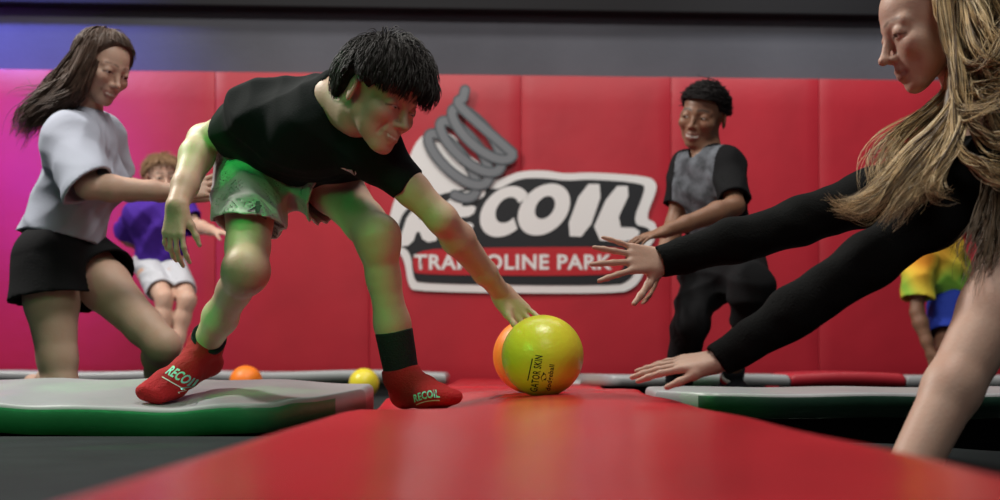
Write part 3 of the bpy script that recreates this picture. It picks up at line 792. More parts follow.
# ================================================================== people
def person(S, h, material, label, base, hd=None, cat='person', gaze=None):
    me, v = S.mesh('person', h)
    if hd: hd.masks(me, v)
    o = link_mesh('person', me, material, origin=base); tag(o, label, cat)
    return o
def cloth(S, name, h, material, parent, shell=.007, noise=None, cuts=()):
    me, v = S.mesh(name, h, shell=shell, noise=noise, cuts=cuts)
    return link_mesh(name, me, material, parent)
def neck(S, base, hd, r, k=.02):
    S.cone(base, hd.w(0, -.16, -.22), r*1.06, r, k=k)
def strands(name, pr, material, parent, sides=4, label=None):
    o = link_mesh(name, tubes(name, pr[0], pr[1], sides, nmat=len(material) if isinstance(material, list) else 1), material, parent)
    if label: o['label'] = label
    return o
def hair_cap(hd, off, limit, crown, h, noise=None, extra=None, low=None):
    "solid volume of hair: scalp ellipsoid grown by off where the direction lies inside the hairline"
    cr = nrm(crown); fx = nrm(V(0, 1, 0)-cr*cr[1]); sx = np.cross(fx, cr); cen = V(0, -.05, .13); ra = np.array((.325, .43, .365))
    def f(X, Y, Z):
        H = hd.H; x, y, z = X-hd.c[0], Y-hd.c[1], Z-hd.c[2]
        q = np.stack([(x*hd.s[0]+y*hd.s[1]+z*hd.s[2])/H, (x*hd.f[0]+y*hd.f[1]+z*hd.f[2])/H, (x*hd.u[0]+y*hd.u[1]+z*hd.u[2])/H], -1)-cen
        n = np.linalg.norm(q, axis=-1)+1e-9; dr = q/n[..., None]
        rad = 1/np.sqrt(((dr/ra)**2).sum(-1)); th = np.arccos(np.clip(dr@cr, -1, 1)); ph = np.arctan2(dr@sx, dr@fx)
        o = off(th, ph) if callable(off) else off
        e = th-limit(ph)
        if low is not None: g = q+cen; e = np.maximum(e, low(np.abs(g[..., 0]), g[..., 1], g[..., 2])*2.2)
        return np.maximum(n-rad-o*np.clip(-e/.15+.35, 0, 1), np.maximum(e*.35, rad*.55-n))*H
    S = SDF(); S.fn(f, hd.c-hd.H*.75, hd.c+hd.H*.75)
    if extra: extra(S)
    return S.mesh('hair', h, noise=noise)[0]
def surf_text(txt, bold, body, o, ux, uy, w, hgt, cast, lift=.0012, arc=0.0, sub=2):
    "text laid on a surface by casting from a plane around o along cast"
    bt = BVHTree.FromPolygons([v.co+body for v in surf_text.me.vertices], [tuple(p.vertices) for p in surf_text.me.polygons])
    ca = Vector(nrm(cast))
    def f(u, v):
        a = u*w; b = v*hgt+arc*(.25-u*u)
        p = Vector(np.asarray(o)+np.asarray(ux)*a+np.asarray(uy)*b)-ca*.12
        hit = bt.ray_cast(p, ca, .4)
        return (hit[0]-ca*lift) if hit[0] is not None else p+ca*.12
    return fit_text(txt, bold, f, sub) if txt else bar(f)

# ------------------------------------------------------------------ the boy reaching for the ball
def main_boy():
    s = .86; h = .0028
    hd = Head(P(378, 98, 2.74), (.74, -.52, -.41), (.37, -.08, .90), .197, smile=.6, open_=.10, nose=.95, jaw=.95, fem=.3, lid=.010)
    shR, elR, wrR = P(264, 118, 2.92), P(203, 140, 3.05), P(177, 206, 2.90)
    shL, elL, wrL = P(368, 146, 2.82), P(442, 219, 2.82), P(502, 294, 3.03)
    hipR, hipL = P(254, 160, 3.14), P(314, 162, 3.14)
    knR, anR = P(246, 270, 2.86), P(206, 344, 3.10)
    knL, anL = P(377, 237, 2.88), P(402, 376, 2.92)
    nb = P(338, 100, 2.82)
    S = SDF()
    pel, sp, la, fr = trunk(S, hipL, hipR, shL, shR, nb, s, fat=.86)
    S.cone(lerp(pel+sp, nb, .1), nb, .075*s, .058*s, k=.03); neck(S, nb, hd, .052*s+.004); hd.add(S)
    arm(S, shR, elR, wrR, s, 1.02); arm(S, shL, elL, wrL, s, .93)
    leg(S, hipR, knR, anR, s, 1.02, fat=.86, calf=.5); leg(S, hipL, knL, anL, s, 1.0, fat=.86, calf=.5)
    # hands: right hangs open, left lies on the far top of the ball
    hand(S, wrR, P(170, 262, 2.88)-wrR, (.35, .85, .0), P(195, 207, 2.8)-wrR, .132, (.35, .40, .5, .6), .16, .2, .55, .3)
    fL = nrm(V(bc[0]-.005, bc[1]+.092, bc[2]+.045)-wrL)
    hand(S, wrL, fL, (.25, -.9, -.3), (-.9, 0, -.2), .134, (.30, .36, .40, .45), .14, .2, .18, .25)
    heelR, toeR = P(204, 371, 3.13), P(146, 400.5, 2.93)
    heelL, toeL = P(405, 405, 2.97), P(449, 404, 2.76)
    foot(S, anR, heelR, toeR, s, (.45, -.2, .85)); foot(S, anL, heelL, toeL, s)
    b = person(S, h, M['skin_fair'], 'boy in black t-shirt and pale grey shorts bending to touch the yellow ball', (pel[0], pel[1], .05), hd)
    org = world_loc(b)
    eyes(hd, b, nrm(V(.5, -.35, -.85)), EYE)
    # t-shirt
    T = SDF(); g = .016
    trunk(T, hipL, hipR, shL, shR, nb, s, g=g, fat=.88, k=.035)
    T.cone(pel+sp*.05, pel-sp*.02, .150*s*.88+g, .155*s*.88+g, axis=fr, flat=.72, k=.02)
    T.cone(shR, lerp(shR, elR, .70), .058*s+.010, .046*s+.008, cap=True, k=.05, capn=(-.95, .25, -.15)); T.cone(shL, lerp(shL, elL, .56), .058*s+.008, .042*s+.007, cap=True, k=.04)
    T.cone(lerp(pel+sp, nb, .0), lerp(pel+sp, nb, 1.05), .095*s, .070*s, k=.04)
    T.cone(lerp(pel+sp, nb, 1.0), hd.w(0, -.1, -.1), .052*s+.004, .056*s+.008, mode='s', k=.006)
    T.cone(P(272, 118, 2.98), P(326, 112, 2.88), .080, .072, k=.05)
    tee = cloth(T, 'shirt', .004, M['tee_black'], b, .008, folds(.0085, 30, 3), cuts=[(pel+sp*.06, -sp+V(0, 0, -.02))])
    # shorts
    K = SDF()
    K.cone(pel+sp*.10, pel-sp*.04, .135*s, .150*s, axis=fr, flat=.72, k=.02)
    for hip, kn, t, r1, cn in ((hipR, knR, .62, .082, (-.1, -.15, -1)), (hipL, knL, .40, .092, (.80, -.30, -.5))):
        K.cone(hip, lerp(hip, kn, t), .090*s+.012, r1, cap=True, k=.035, capn=cn)
    sh = cloth(K, 'shorts', .004, M['short_grey'], b, .006, folds(.008, 36, 9))
    # socks: black sock, then the red grip sock over it
    for an, heel, toe, kn, up, e in ((anR, heelR, toeR, knR, (.45, -.2, .85), .10), (anL, heelL, toeL, knL, (0, 0, 1), .33)):
        B = SDF(); B.cone(an, lerp(an, kn, e), .036*s+.005, .040*s+.006, cap=True, k=.01)
        cloth(B, 'black_sock', .0028, M['sock_black'], b, None, folds(.0012, 90, 5))
        R_ = SDF(); foot(R_, an, heel, toe, s, up, grow=.008); R_.cone(an, lerp(an, kn, .03 if e < .2 else .045), .034*s+.009, .035*s+.008, cap=True, k=.012)
        me, v = R_.mesh('sock', .0028, noise=folds(.0012, 70, 6))
        surf_text.me = me.copy()
        so = link_mesh('sock', me, M['sock_red'], b)
        z0 = Vector((0, 0, 0))
        if e < .2:
            o = P(172, 378, 2.9); ux = nrm(P(184, 387, 2.93)-P(160, 371, 2.93)); uy = np.cross(V(0, -1, 0), ux); uy = uy if uy[2] > 0 else -uy
            tm = surf_text('RECOIL', .03, z0, o, ux, uy, 30*2.93/FPX, 9.5*2.93/FPX, (0, 1, 0), arc=.008)
            tl = surf_text('', 0, z0, o-uy*.018, ux, uy, 29*2.93/FPX, .9*2.93/FPX, (0, 1, 0), arc=.008)
        else:
            o = P(427, 396, 2.8); ux = nrm(P(441, 394, 2.8)-P(414, 400, 2.8)); uy = np.cross(V(0, -1, 0), ux); uy = uy if uy[2] > 0 else -uy
            tm = surf_text('RECOIL', .03, z0, o, ux, uy, 28*2.8/FPX, 8*2.8/FPX, (0, 1, 0), arc=.012)
            tl = surf_text('', 0, z0, o-uy*.013, ux, uy, 26*2.8/FPX, .9*2.8/FPX, (0, 1, 0), arc=.012)
        link_mesh('lettering', tm, M['teal_print'], so); link_mesh('underline', tl, M['white_print'], so)
    # hair
    crown = (.05, -.45, .86)
    kF = [-.6, -.40, -.27, -.18, -.10, -.04, .02, .06, .12, .18, .26, .34, .45]; kU = [-.26, -.22, -.15, -.02, .12, .14, .10, .00, .08, .19, .21, .19, .19]
    ear = lambda S, F, U: .12*(1-((F+.035)/.13)**2-((U+.02)/.155)**2)*(S > .2)-.3*(S <= .2)
    low = lambda S, F, U: np.maximum(np.interp(F, kF, kU)-U, ear(S, F, U))
    low2 = lambda S, F, U: np.maximum(ear(S, F, U), np.interp(F, kF, kU)-U-.05-.10*np.clip((F-.15)/.1, 0, 1)+.10*np.exp(-((F+.04)/.16)**2))
    lim = lambda ph: 2.3+0*ph
    me = hair_cap(hd, lambda th, ph: .105+.045*np.cos(ph)*np.clip(th, 0, 1)+.016*np.sin(ph*9+th*4)*np.sin(th*3)+.010*np.sin(ph*23+th*9), lim, crown, .0035, low=low)
    hr = link_mesh('hair', me, M['hair_black'], b)
    st = trim(scalp_strands(hd, 4200, crown, lambda ph: 1.75+0*ph, .65, (.07, .17), 12, .0010, 5, jit=.09, lift=.02, droop=.0, swirl=.3, bias=.4), hd, low2)
    strands('strand', st, M['hair_black'], hr)['kind'] = 'stuff'
    # small printed marks
    surf_text.me = tee.data.copy(); 
    def mark(txt, host, px, py, D, w, hh, m_, ang=0.0, shape=None):
        surf_text.me = host.data.copy()
        o = P(px, py, D); ux = V(math.cos(ang), 0, math.sin(ang)); uy = V(-math.sin(ang), 0, math.cos(ang))
        if shape is None: me = surf_text(txt, .02, org, o, ux, uy, w*D/FPX, hh*D/FPX, (0, 1, 0))
        else:
            bt = BVHTree.FromPolygons([v.co+org for v in surf_text.me.vertices], [tuple(p.vertices) for p in surf_text.me.polygons]); vs, fs = [], []
            for poly in shape:
                k = len(vs)
                for (u, v) in poly:
                    p = Vector(o+ux*u*w*D/FPX+uy*v*hh*D/FPX-V(0, .4, 0)); hit = bt.ray_cast(p, Vector((0, 1, 0)), .9)
                    vs.append(tuple((hit[0] if hit[0] is not None else p+Vector((0, .4, 0)))-Vector((0, .0025, 0))))
                fs.append(tuple(range(k, len(vs))))
            me = bpy.data.meshes.new('emblem'); me.from_pydata(vs, [], fs)
        link_mesh('emblem', me, m_, host)
    mark('', tee, 346, 167, 2.7, 11, 6, M['white_print'], .1, [[(-.5, -.1), (-.2, .4), (-.1, -.2)], [(-.05, -.4), (.15, .5), (.25, -.3)], [(.3, -.3), (.45, .25), (.5, -.2)]])
    fig = [[(-.08, .5), (.08, .5), (.08, .32), (-.08, .32)], [(-.1, .3), (.12, .3), (.08, -.05), (-.08, -.05)], [(.05, .3), (.5, .5), (.5, .42), (.08, .18)], [(-.08, .28), (-.4, .1), (-.4, .02), (-.06, .16)], [(-.02, 0), (-.5, -.42), (-.42, -.5), (.06, -.1)], [(0, 0), (.5, -.36), (.46, -.46), (-.02, -.12)]]
    mark('', sh, 250, 207, 2.8, 24, 24, M['short_mark'], .1, fig)
    return b
M['short_mark'] = mat('dark_grey_print_on_shorts', (.10, .11, .11), .6)
import os
ONLY = os.environ.get('ONLY', '')
BOY = main_boy()

# ------------------------------------------------------------------ the girl at the right edge, arms stretched
def blonde_girl():
    s = .97; h = .0030
    hd = Head(P(931, 24, 2.45), (-.935, -.03, -.355), (-.34, .03, .94), .214, smile=0, open_=0, nose=1.35, jaw=.95, fem=1, lips=1.15, lid=.016)
    shN, elN, wrN = P(992, 172, 2.36), P(868, 262, 2.32), P(722, 359, 2.32)
    shF, elF, wrF = P(945, 172, 2.70), P(800, 222, 2.74), P(664, 261, 2.68)
    hipN, hipF = P(1165, 250, 2.42), P(1165, 250, 2.66)
    knN, anN = P(1022, 235, 2.28), P(903, 486, 2.10)
    knF, anF = P(1085, 240, 2.72), P(1075, 418, 2.5)
    nb = P(985, 132, 2.53)
    S = SDF()
    pel, sp, la, fr = trunk(S, hipN, hipF, shN, shF, nb, s, fat=.86)
    S.cone(lerp(pel+sp, nb, .1), nb, .07*s, .052*s, k=.03); neck(S, nb, hd, .050*s); hd.add(S)
    arm(S, shN, elN, wrN, s, .86); arm(S, shF, elF, wrF, s, .86)
    leg(S, hipN, knN, anN, s, 1.10); leg(S, hipF, knF, anF, s, 1.0)
    hand(S, wrN, P(637, 371, 2.34)-wrN, (-.05, .35, -.9), (.1, -.9, -.45), .152, (.10, .08, .06, .10), .04, .1, .42, .12, thick=.9)
    hand(S, wrF, P(612, 257, 2.64)-wrF, (-.25, .80, -.35), (.1, -.2, -1), .155, (.10, .05, .0, .05), .30, .1, .95, .10, thick=.88)
    foot(S, anN, anN+V(.03, .03, -.07), anN+V(-.06, -.20, -.075), s); foot(S, anF, anF+V(.03, .03, -.07), anF+V(-.12, -.17, -.075), s)
    b = person(S, h, M['skin_girl'], 'girl with long blonde hair crouching in black sweater, both arms stretched toward the ball', (pel[0], pel[1], 0), hd)
    eyes(hd, b, nrm(V(-.9, -.12, -.42)), EYE)
    T = SDF(); g = .006
    trunk(T, hipN, hipF, shN, shF, nb, s, g=g, fat=.88, k=.035, bust=1.0)
    for sh, el, wr in ((shN, elN, wrN), (shF, elF, wrF)):
        T.chain([sh, lerp(sh, el, .5), el], [.060*s+g, .048*s+g, .041*s+g], k=.03)
        T.chain([el, lerp(el, wr, .5), lerp(el, wr, .86)], [.043*s+g, .038*s+g, .030*s+g*.8], k=.02)
        T.cone(lerp(el, wr, .84), lerp(el, wr, 1.04), .030*s+g*.8, .029*s+g*.7, cap=True, k=.01)
    T.cone(lerp(pel+sp, nb, .0), lerp(pel+sp, nb, .8), .08*s, .07*s, k=.03)
    T.cone(lerp(pel+sp, nb, .6), hd.w(0, -.12, -.1), .06*s, .06*s, mode='s', k=.006)
    cloth(T, 'sweater', .0042, M['knit_black'], b, .008, folds(.004, 34, 11), cuts=[(pel+sp*.05, -sp)])
    K = SDF(); K.cone(pel+sp*.10, pel-sp*.04, .135*s, .150*s, axis=fr, flat=.72, k=.02)
    for hip, kn in ((hipN, knN), (hipF, knF)): K.cone(hip, lerp(hip, kn, .3), .098*s, .10*s, cap=True, k=.03)
    cloth(K, 'shorts', .005, M['black_cloth'], b, .007, folds(.004, 25, 12), cuts=[(pel+sp*.14, sp)])
    # hair
    crown = (.0, -.35, .94)
    def lim(ph): return 1.30+.22*np.sin(np.abs(ph)/2)**2*3.0-.12*np.cos(ph)
    low = lambda S, F, U: np.where(U < .46, F-(-.085+.46*(U+.2)), F-.28)
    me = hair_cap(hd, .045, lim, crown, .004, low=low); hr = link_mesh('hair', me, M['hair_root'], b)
    polys, radii = trim(scalp_strands(hd, 1500, crown, lim, 1.15, (.06, .11), 12, .0009, 8, jit=.08), hd, low)
    D0 = 2.42
    G = lambda *a: [P(x, y, d) for x, y, d in a]
    near = 2.30
    g1 = [G((948, -40, 2.38), (934, 0, 2.36), (955, 45, 2.34), (958, 90, 2.34), (936, 128, 2.30), (907, 155, 2.28), (888, 178, 2.27), (866, 197, 2.27), (846, 205, 2.27), (834, 198, 2.27)),
          G((952, -40, 2.38), (937, 0, 2.36), (957, 50, 2.34), (958, 98, 2.34), (936, 136, 2.30), (905, 168, 2.27), (880, 196, 2.26), (858, 212, 2.26), (838, 208, 2.26)),
          G((955, -40, 2.38), (944, 5, 2.35), (960, 55, 2.33), (957, 108, 2.32), (932, 145, 2.28), (908, 180, 2.26), (892, 205, 2.25), (880, 222, 2.25)),
          G((960, 0, 2.36), (960, 60, 2.33), (952, 120, 2.30), (930, 165, 2.27), (908, 196, 2.26), (893, 220, 2.26)),
          G((965, 0, 2.36), (963, 60, 2.33), (958, 120, 2.29), (942, 158, 2.26), (922, 188, 2.25), (906, 208, 2.25)),
          G((962, 70, 2.34), (962, 115, 2.29), (950, 150, 2.26), (932, 178, 2.25), (930, 194, 2.24), (946, 195, 2.24))]
    g0 = [G((950, 20, 2.40), (958, 75, 2.46), (930, 108, 2.46), (893, 135, 2.37), (872, 162, 2.36), (874, 192, 2.34)), G((950, 50, 2.42), (942, 98, 2.48), (905, 128, 2.46), (884, 152, 2.41), (868, 172, 2.40)),
          G((950, 40, 2.40), (952, 95, 2.46), (918, 130, 2.42), (890, 160, 2.35), (880, 190, 2.34))]
    a0 = wisps(g0, 230, .008, .016, 20, (.0005, .0010), .010, 6, 25, .4); polys += a0[0]; radii += a0[1]
    a1 = wisps(g1, 900, .007, .015, 22, (.0005, .0011), .010, 9, 21, .25)
    g2 = [G((938, -30, 2.36), (942, 15, 2.34), (954, 58, 2.32), (972, 69, 2.30), (992, 56, 2.28), (1012, 30, 2.28), (1030, 10, 2.28)),
          G((945, -30, 2.36), (950, 25, 2.34), (957, 75, 2.31), (961, 112, 2.29), (982, 108, 2.27), (1010, 92, 2.27)),
          G((955, 40, 2.34), (966, 85, 2.31), (985, 92, 2.28), (1015, 76, 2.28)),
          G((985, -20, 2.40), (1012, 30, 2.40), (1016, 90, 2.38), (1030, 140, 2.36)), G((990, -10, 2.55), (1016, 40, 2.56), (1020, 100, 2.52), (1035, 150, 2.48)),
          G((953, 90, 2.30), (958, 145, 2.26), (975, 168, 2.24), (1000, 176, 2.24), (1030, 172, 2.24)),
          G((958, 80, 2.31), (975, 128, 2.27), (1000, 142, 2.25), (1030, 138, 2.25)),
          G((952, -40, 2.40), (975, 10, 2.34), (990, 50, 2.30), (1020, 75, 2.30)), G((948, -45, 2.42), (968, -5, 2.34), (985, 35, 2.30), (1000, 70, 2.30), (1018, 120, 2.29)),
          G((960, -30, 2.36), (968, 30, 2.32), (985, 66, 2.29), (1015, 60, 2.28)), G((958, 30, 2.36), (972, 66, 2.33), (1000, 128, 2.30), (1030, 160, 2.3))]
    a2 = wisps(g2, 1000, .005, .022, 20, (.0005, .0011), .014, 9, 22, .3)
    g3 = [G((990, 100, 2.36), (1000, 160, 2.32), (995, 205, 2.25), (985, 250, 2.22), (978, 285, 2.2)), G((1005, 120, 2.36), (1010, 180, 2.3), (1000, 225, 2.24), (992, 262, 2.2)),
          G((1000, 130, 2.4), (985, 185, 2.38), (972, 222, 2.36), (958, 246, 2.35))]
    a3 = wisps(g3, 420, .02, .035, 16, (.0008, .0013), .012, 10, 23, .5)
    for a in (a1, a2): polys += a[0]; radii += a[1]
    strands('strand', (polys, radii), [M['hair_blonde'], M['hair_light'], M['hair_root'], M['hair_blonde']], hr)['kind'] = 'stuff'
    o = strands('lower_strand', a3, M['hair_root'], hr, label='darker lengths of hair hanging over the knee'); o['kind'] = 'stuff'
    # loose coverage lock masses behind the wisps
    U = SDF()
    U.chain([P(985, 10, 2.47), P(995, 70, 2.47), P(1010, 125, 2.47)], [.045, .050, .035], k=.03)
    U.chain([P(962, 20, 2.40), P(960, 90, 2.38), P(940, 135, 2.34), P(920, 165, 2.32)], [.028, .022, .016, .006], k=.02, axis=(.4, -1, 0), flat=.6)
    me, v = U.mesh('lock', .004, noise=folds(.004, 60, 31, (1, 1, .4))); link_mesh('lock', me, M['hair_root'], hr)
    return b

# ------------------------------------------------------------------ the girl in the white t-shirt
def white_girl():
    s = .94; h = .004
    hd = Head(P(102, 67, 4.08), (.74, -.52, -.40), (.33, -.08, .93), .205, smile=.9, open_=.4, nose=.85, jaw=.95, fem=1, lid=.004)
    shR, elR, wrR = P(71, 141, 3.98), P(88, 187, 3.84), P(178, 192, 3.92)
    shL, elL, wrL = P(98, 139, 4.26), P(112, 188, 4.34), P(182, 195, 4.22)
    hipR, hipL = P(47, 258, 4.00), P(76, 256, 4.18)
    knR, anR = P(60, 384, 3.96), P(40, 388, 4.34)
    knL, anL = P(162, 345, 3.98), P(157, 387, 4.30)
    nb = P(84, 112, 4.10)
    S = SDF(); pel, sp, la, fr = trunk(S, hipL, hipR, shL, shR, nb, s, fat=.84)
    S.cone(lerp(pel+sp, nb, .1), nb, .07*s, .052*s, k=.03); neck(S, nb, hd, .050*s); hd.add(S)
    arm(S, shR, elR, wrR, s, .92); arm(S, shL, elL, wrL, s, .92)
    leg(S, hipR, knR, anR, s, 1.0); leg(S, hipL, knL, anL, s, 1.0)
    hand(S, wrR, P(215, 186, 3.95)-wrR, (.1, .75, -.3), (0, .2, 1), .16, (.12, .15, .2, .25), .22, .2, .8, .2)
    hand(S, wrL, P(215, 190, 4.22)-wrL, (.1, -.75, -.3), (0, .2, 1), .16, (.2, .2, .2, .25), .2, .2, .8, .2)
    foot(S, anR, anR+V(-.03, .05, .0), anR+V(-.05, .14, -.05), s, (-.6, .5, .6)); foot(S, anL, anL+V(-.02, .06, .0), anL+V(.0, .16, -.06), s, (0, .8, .5))
    b = person(S, h, M['skin_girl'], 'girl in white t-shirt and black shorts reaching forward behind the green-sided pad', (pel[0], pel[1], 0), hd)
    eyes(hd, b, nrm(V(.8, -.45, -.5)), EYE)
    T = SDF(); g = .026
    trunk(T, hipL, hipR, shL, shR, nb, s, g=g, fat=.86, k=.04, bust=.6, wa=.135)
    T.cone(pel+sp*.35+V(-.008, 0, 0), pel+sp*.05+V(-.022, 0, 0), .135*s*.86+g, .145*s*.86+g+.012, axis=fr, flat=.78, k=.03)
    T.cone(shR, lerp(shR, elR, 1.0), .056*s+g, .054*s+g, cap=True, k=.05, capn=(.7, -.1, -.7)); T.cone(shL, lerp(shL, elL, .8), .062*s+g, .064*s+g, cap=True, k=.03)
    T.cone(lerp(pel+sp, nb, .0), lerp(pel+sp, nb, .7), .085*s, .07*s, k=.03)
    T.cone(lerp(pel+sp, nb, .5), hd.w(0, -.1, -.1), .062*s, .066*s, mode='s', k=.006)
    cloth(T, 'shirt', .005, M['white_cloth'], b, .010, folds(.0075, 26, 14), cuts=[(pel+sp*.14, -sp)])
    K = SDF(); K.cone(pel+sp*.24, pel-sp*.04, .118*s, .150*s, axis=fr, flat=.78, k=.02)
    for hip, kn, t, r in ((hipR, knR, .33, .122), (hipL, knL, .30, .118)): K.cone(hip, lerp(hip, kn, t), .105*s, r, cap=True, k=.035)
    cloth(K, 'shorts', .005, M['black_cloth'], b, .010, folds(.004, 25, 15), cuts=[(pel+sp*.26, sp)])
    crown = (.0, -.30, .95)
    def lim(ph): return 1.25+.75*np.sin(np.abs(ph)/2)**2+.1*np.exp(-((np.abs(ph)-1.6)/.4)**2)
    low = lambda S, F, U: np.where(U < .40, F-(.02+.42*(U+.2)), F-.36)
    me = hair_cap(hd, .055, lambda ph: 2.2+0*ph, crown, .005, low=lambda S, F, U: np.maximum(low(S, F, U), -.22-U)); hr = link_mesh('hair', me, M['hair_brown'], b)
    polys, radii = trim(scalp_strands(hd, 1800, crown, lambda ph: 1.9+0*ph, .9, (.05, .10), 12, .0015, 18, jit=.06), hd, low)
    G = lambda *a: [P(x, y, d) for x, y, d in a]
    g1 = [G((88, 42, 4.02), (76, 62, 4.02), (64, 78, 4.04), (50, 96, 4.06), (34, 112, 4.08), (22, 128, 4.1)), G((90, 46, 3.98), (80, 70, 3.97), (68, 86, 3.99), (50, 102, 4.03), (32, 118, 4.06), (22, 136, 4.08)),
          G((83, 46, 4.1), (70, 68, 4.12), (57, 84, 4.14), (44, 102, 4.15), (30, 120, 4.16)), G((92, 60, 3.97), (84, 78, 3.97), (76, 92, 3.98), (62, 103, 4.0), (46, 112, 4.02)),
          G((85, 50, 4.0), (75, 72, 4.0), (62, 92, 4.03), (48, 108, 4.08), (36, 128, 4.1)), G((78, 60, 4.06), (66, 80, 4.06), (52, 94, 4.1), (38, 90, 4.12), (18, 84, 4.14)), G((70, 76, 4.06), (52, 96, 4.1), (34, 112, 4.12), (12, 116, 4.14))]
    a1 = wisps(g1[:5], 1300, .022, .040, 16, (.0012, .0020), .014, 12, 41, .35); a2 = wisps(g1[5:], 90, .012, .03, 16, (.001, .0015), .02, 8, 42, .5)
    strands('strand', (polys+a1[0]+a2[0], radii+a1[1]+a2[1]), M['hair_brown'], hr)['kind'] = 'stuff'
    U = SDF(); U.chain([P(88, 56, 4.08), P(76, 76, 4.07), P(60, 94, 4.09), P(36, 118, 4.1)], [.050, .042, .030, .012], k=.03)
    me, v = U.mesh('lock', .005, noise=folds(.006, 40, 33)); link_mesh('lock', me, M['hair_brown'], hr)
    return b

# ------------------------------------------------------------------ the boy in the printed jersey
def jersey_boy():
    s = .76; h = .004
    hd = Head(P(703, 117, 4.48), (-.50, -.84, -.16), (.16, -.12, .97), .200, smile=1.0, open_=.8, nose=.8, jaw=.95, lips=1.1, lid=.004)
    shR, elR, wrR = P(688, 168, 4.54), P(675, 222, 4.52), P(658, 272, 4.40)
    shL, elL, wrL = P(728, 166, 4.40), P(735, 206, 4.27), P(664, 232, 4.14)
    hipR, hipL = P(706, 262, 4.54), P(738, 262, 4.46)
    knR, anR = P(691, 325, 4.38), P(677, 386, 4.55)
    knL, anL = P(752, 288, 4.24), P(731, 382, 4.5)
    nb = P(707, 152, 4.48)
    S = SDF(); pel, sp, la, fr = trunk(S, hipL, hipR, shL, shR, nb, s, fat=.92)
    S.cone(lerp(pel+sp, nb, .1), nb, .07*s, .056*s, k=.03); neck(S, nb, hd, .056*s); hd.add(S)
    arm(S, shR, elR, wrR, s); arm(S, shL, elL, wrL, s)
    leg(S, hipR, knR, anR, s); leg(S, hipL, knL, anL, s)
    hand(S, wrR, P(645, 312, 4.36)-wrR, (-.5, -.1, -.2), (-.6, -.6, 0), .125, (.2, .2, .25, .3), .25, .2, .7, .3)
    hand(S, wrL, P(622, 244, 4.08)-wrL, (.2, .3, -.8), (.2, .8, .3), .125, (.2, .2, .2, .25), .12, .2, .6, .2)
    foot(S, anR, anR+V(.03, .04, -.045), anR+V(-.09, -.13, -.05), s); foot(S, anL, anL+V(-.01, .04, -.045), anL+V(.05, -.15, -.05), s)
    b = person(S, h, M['skin_brown'], 'smiling boy in grey printed jersey and black trousers in front of the red wall', (pel[0], pel[1], 0), hd)
    eyes(hd, b, nrm(V(-.7, -.6, -.35)), EYE)
    T = SDF(); g = .014
    trunk(T, hipL, hipR, shL, shR, nb, s, g=g, fat=.93, k=.04)
    T.cone(lerp(pel+sp, nb, .0), lerp(pel+sp, nb, .6), .085*s, .07*s, k=.03)
    T.cone(lerp(pel+sp, nb, .35)+fr*.03, hd.w(0, -.05, -.15), .050*s, .066*s, mode='s', k=.006)
    for sh, el, t in ((shR, elR, .72), (shL, elL, .88)): T.cone(sh, lerp(sh, el, t), .056*s+g, .054*s+g, cap=True, k=.03)
    o = cloth(T, 'shirt', .005, [M['shirt_print'], M['black_cloth']], b, .009, folds(.008, 28, 24), cuts=[(pel+sp*.04, -sp)])
    org = np.array(world_loc(b))
    for p in o.data.polygons:
        c = np.array(p.center)+org-pel; c = c-sp*((c@sp)/(sp@sp))*.999+nrm(sp)*0; t_ = (np.array(p.center)+org-pel)@sp/(sp@sp)
        if (abs(c@la) > .115*s and t_ > .35) or t_ > 1.2: p.material_index = 1
    K = SDF(); K.cone(pel+sp*.12, pel-sp*.05, .135*s, .150*s, axis=fr, flat=.78, k=.02)
    K.chain([hipR, knR], [.100*s, .080*s], k=.07); K.cone(knR, lerp(knR, anR, .96), .080*s, .060*s, cap=True, k=.03)
    K.chain([hipL, knL], [.104*s, .090*s], k=.07); K.cone(knL, lerp(knL, anL, .36), .088*s, .066*s, cap=True, k=.03)
    cloth(K, 'trousers', .005, M['black_cloth'], b, .009, folds(.010, 28, 26), cuts=[(pel+sp*.16, sp)])
    for an, kn, sd in ((anR, knR, 1), (anL, knL, 2)):
        F_ = SDF(); hx = V(.03, .04, -.045) if sd == 1 else V(-.01, .04, -.045); tx = V(-.09, -.13, -.05) if sd == 1 else V(.05, -.15, -.05)
        foot(F_, an, an+hx, an+tx, s, grow=.006); F_.cone(an, lerp(an, kn, .16), .036*s+.008, .038*s+.008, cap=True, k=.01)
        so = cloth(F_, 'sock', .004, M['sock_black'], b, None)
        for t, m_ in ((.07, 'white_print'), (.04, 'sock_red')):
            B = SDF(); c = lerp(an, kn, t); B.cone(c, c+nrm(kn-an)*.009, .036*s+.0105, .036*s+.0105, cap=True, k=.001); B.ops[0]['hi'] += .02
            cloth(B, 'band', .003, M[m_], so, None)
    # tight curls
    crown = (0, -.05, 1)
    low = lambda S, F, U: np.interp(F, [-.45, -.3, -.1, .0, .1, .2, .3, .45], [-.15, -.10, .10, .12, .12, .26, .285, .285])-U
    me = hair_cap(hd, lambda th, ph: np.clip(.085-.05*np.clip(th-.8, 0, 2), .02, 1), lambda ph: 2.3+0*ph, crown, .004, noise=folds(.004, 130, 71), low=low)
    hr = link_mesh('hair', me, M['hair_curl'], b)
    st = scalp_strands(hd, 2600, crown, lambda ph: 1.7+0*ph, .09, (.035, .10), 7, .0016, 73, jit=2.2, lift=.035)
    strands('strand', trim(st, hd, low, 7, .9), M['hair_curl'], hr)['kind'] = 'stuff'
    return b

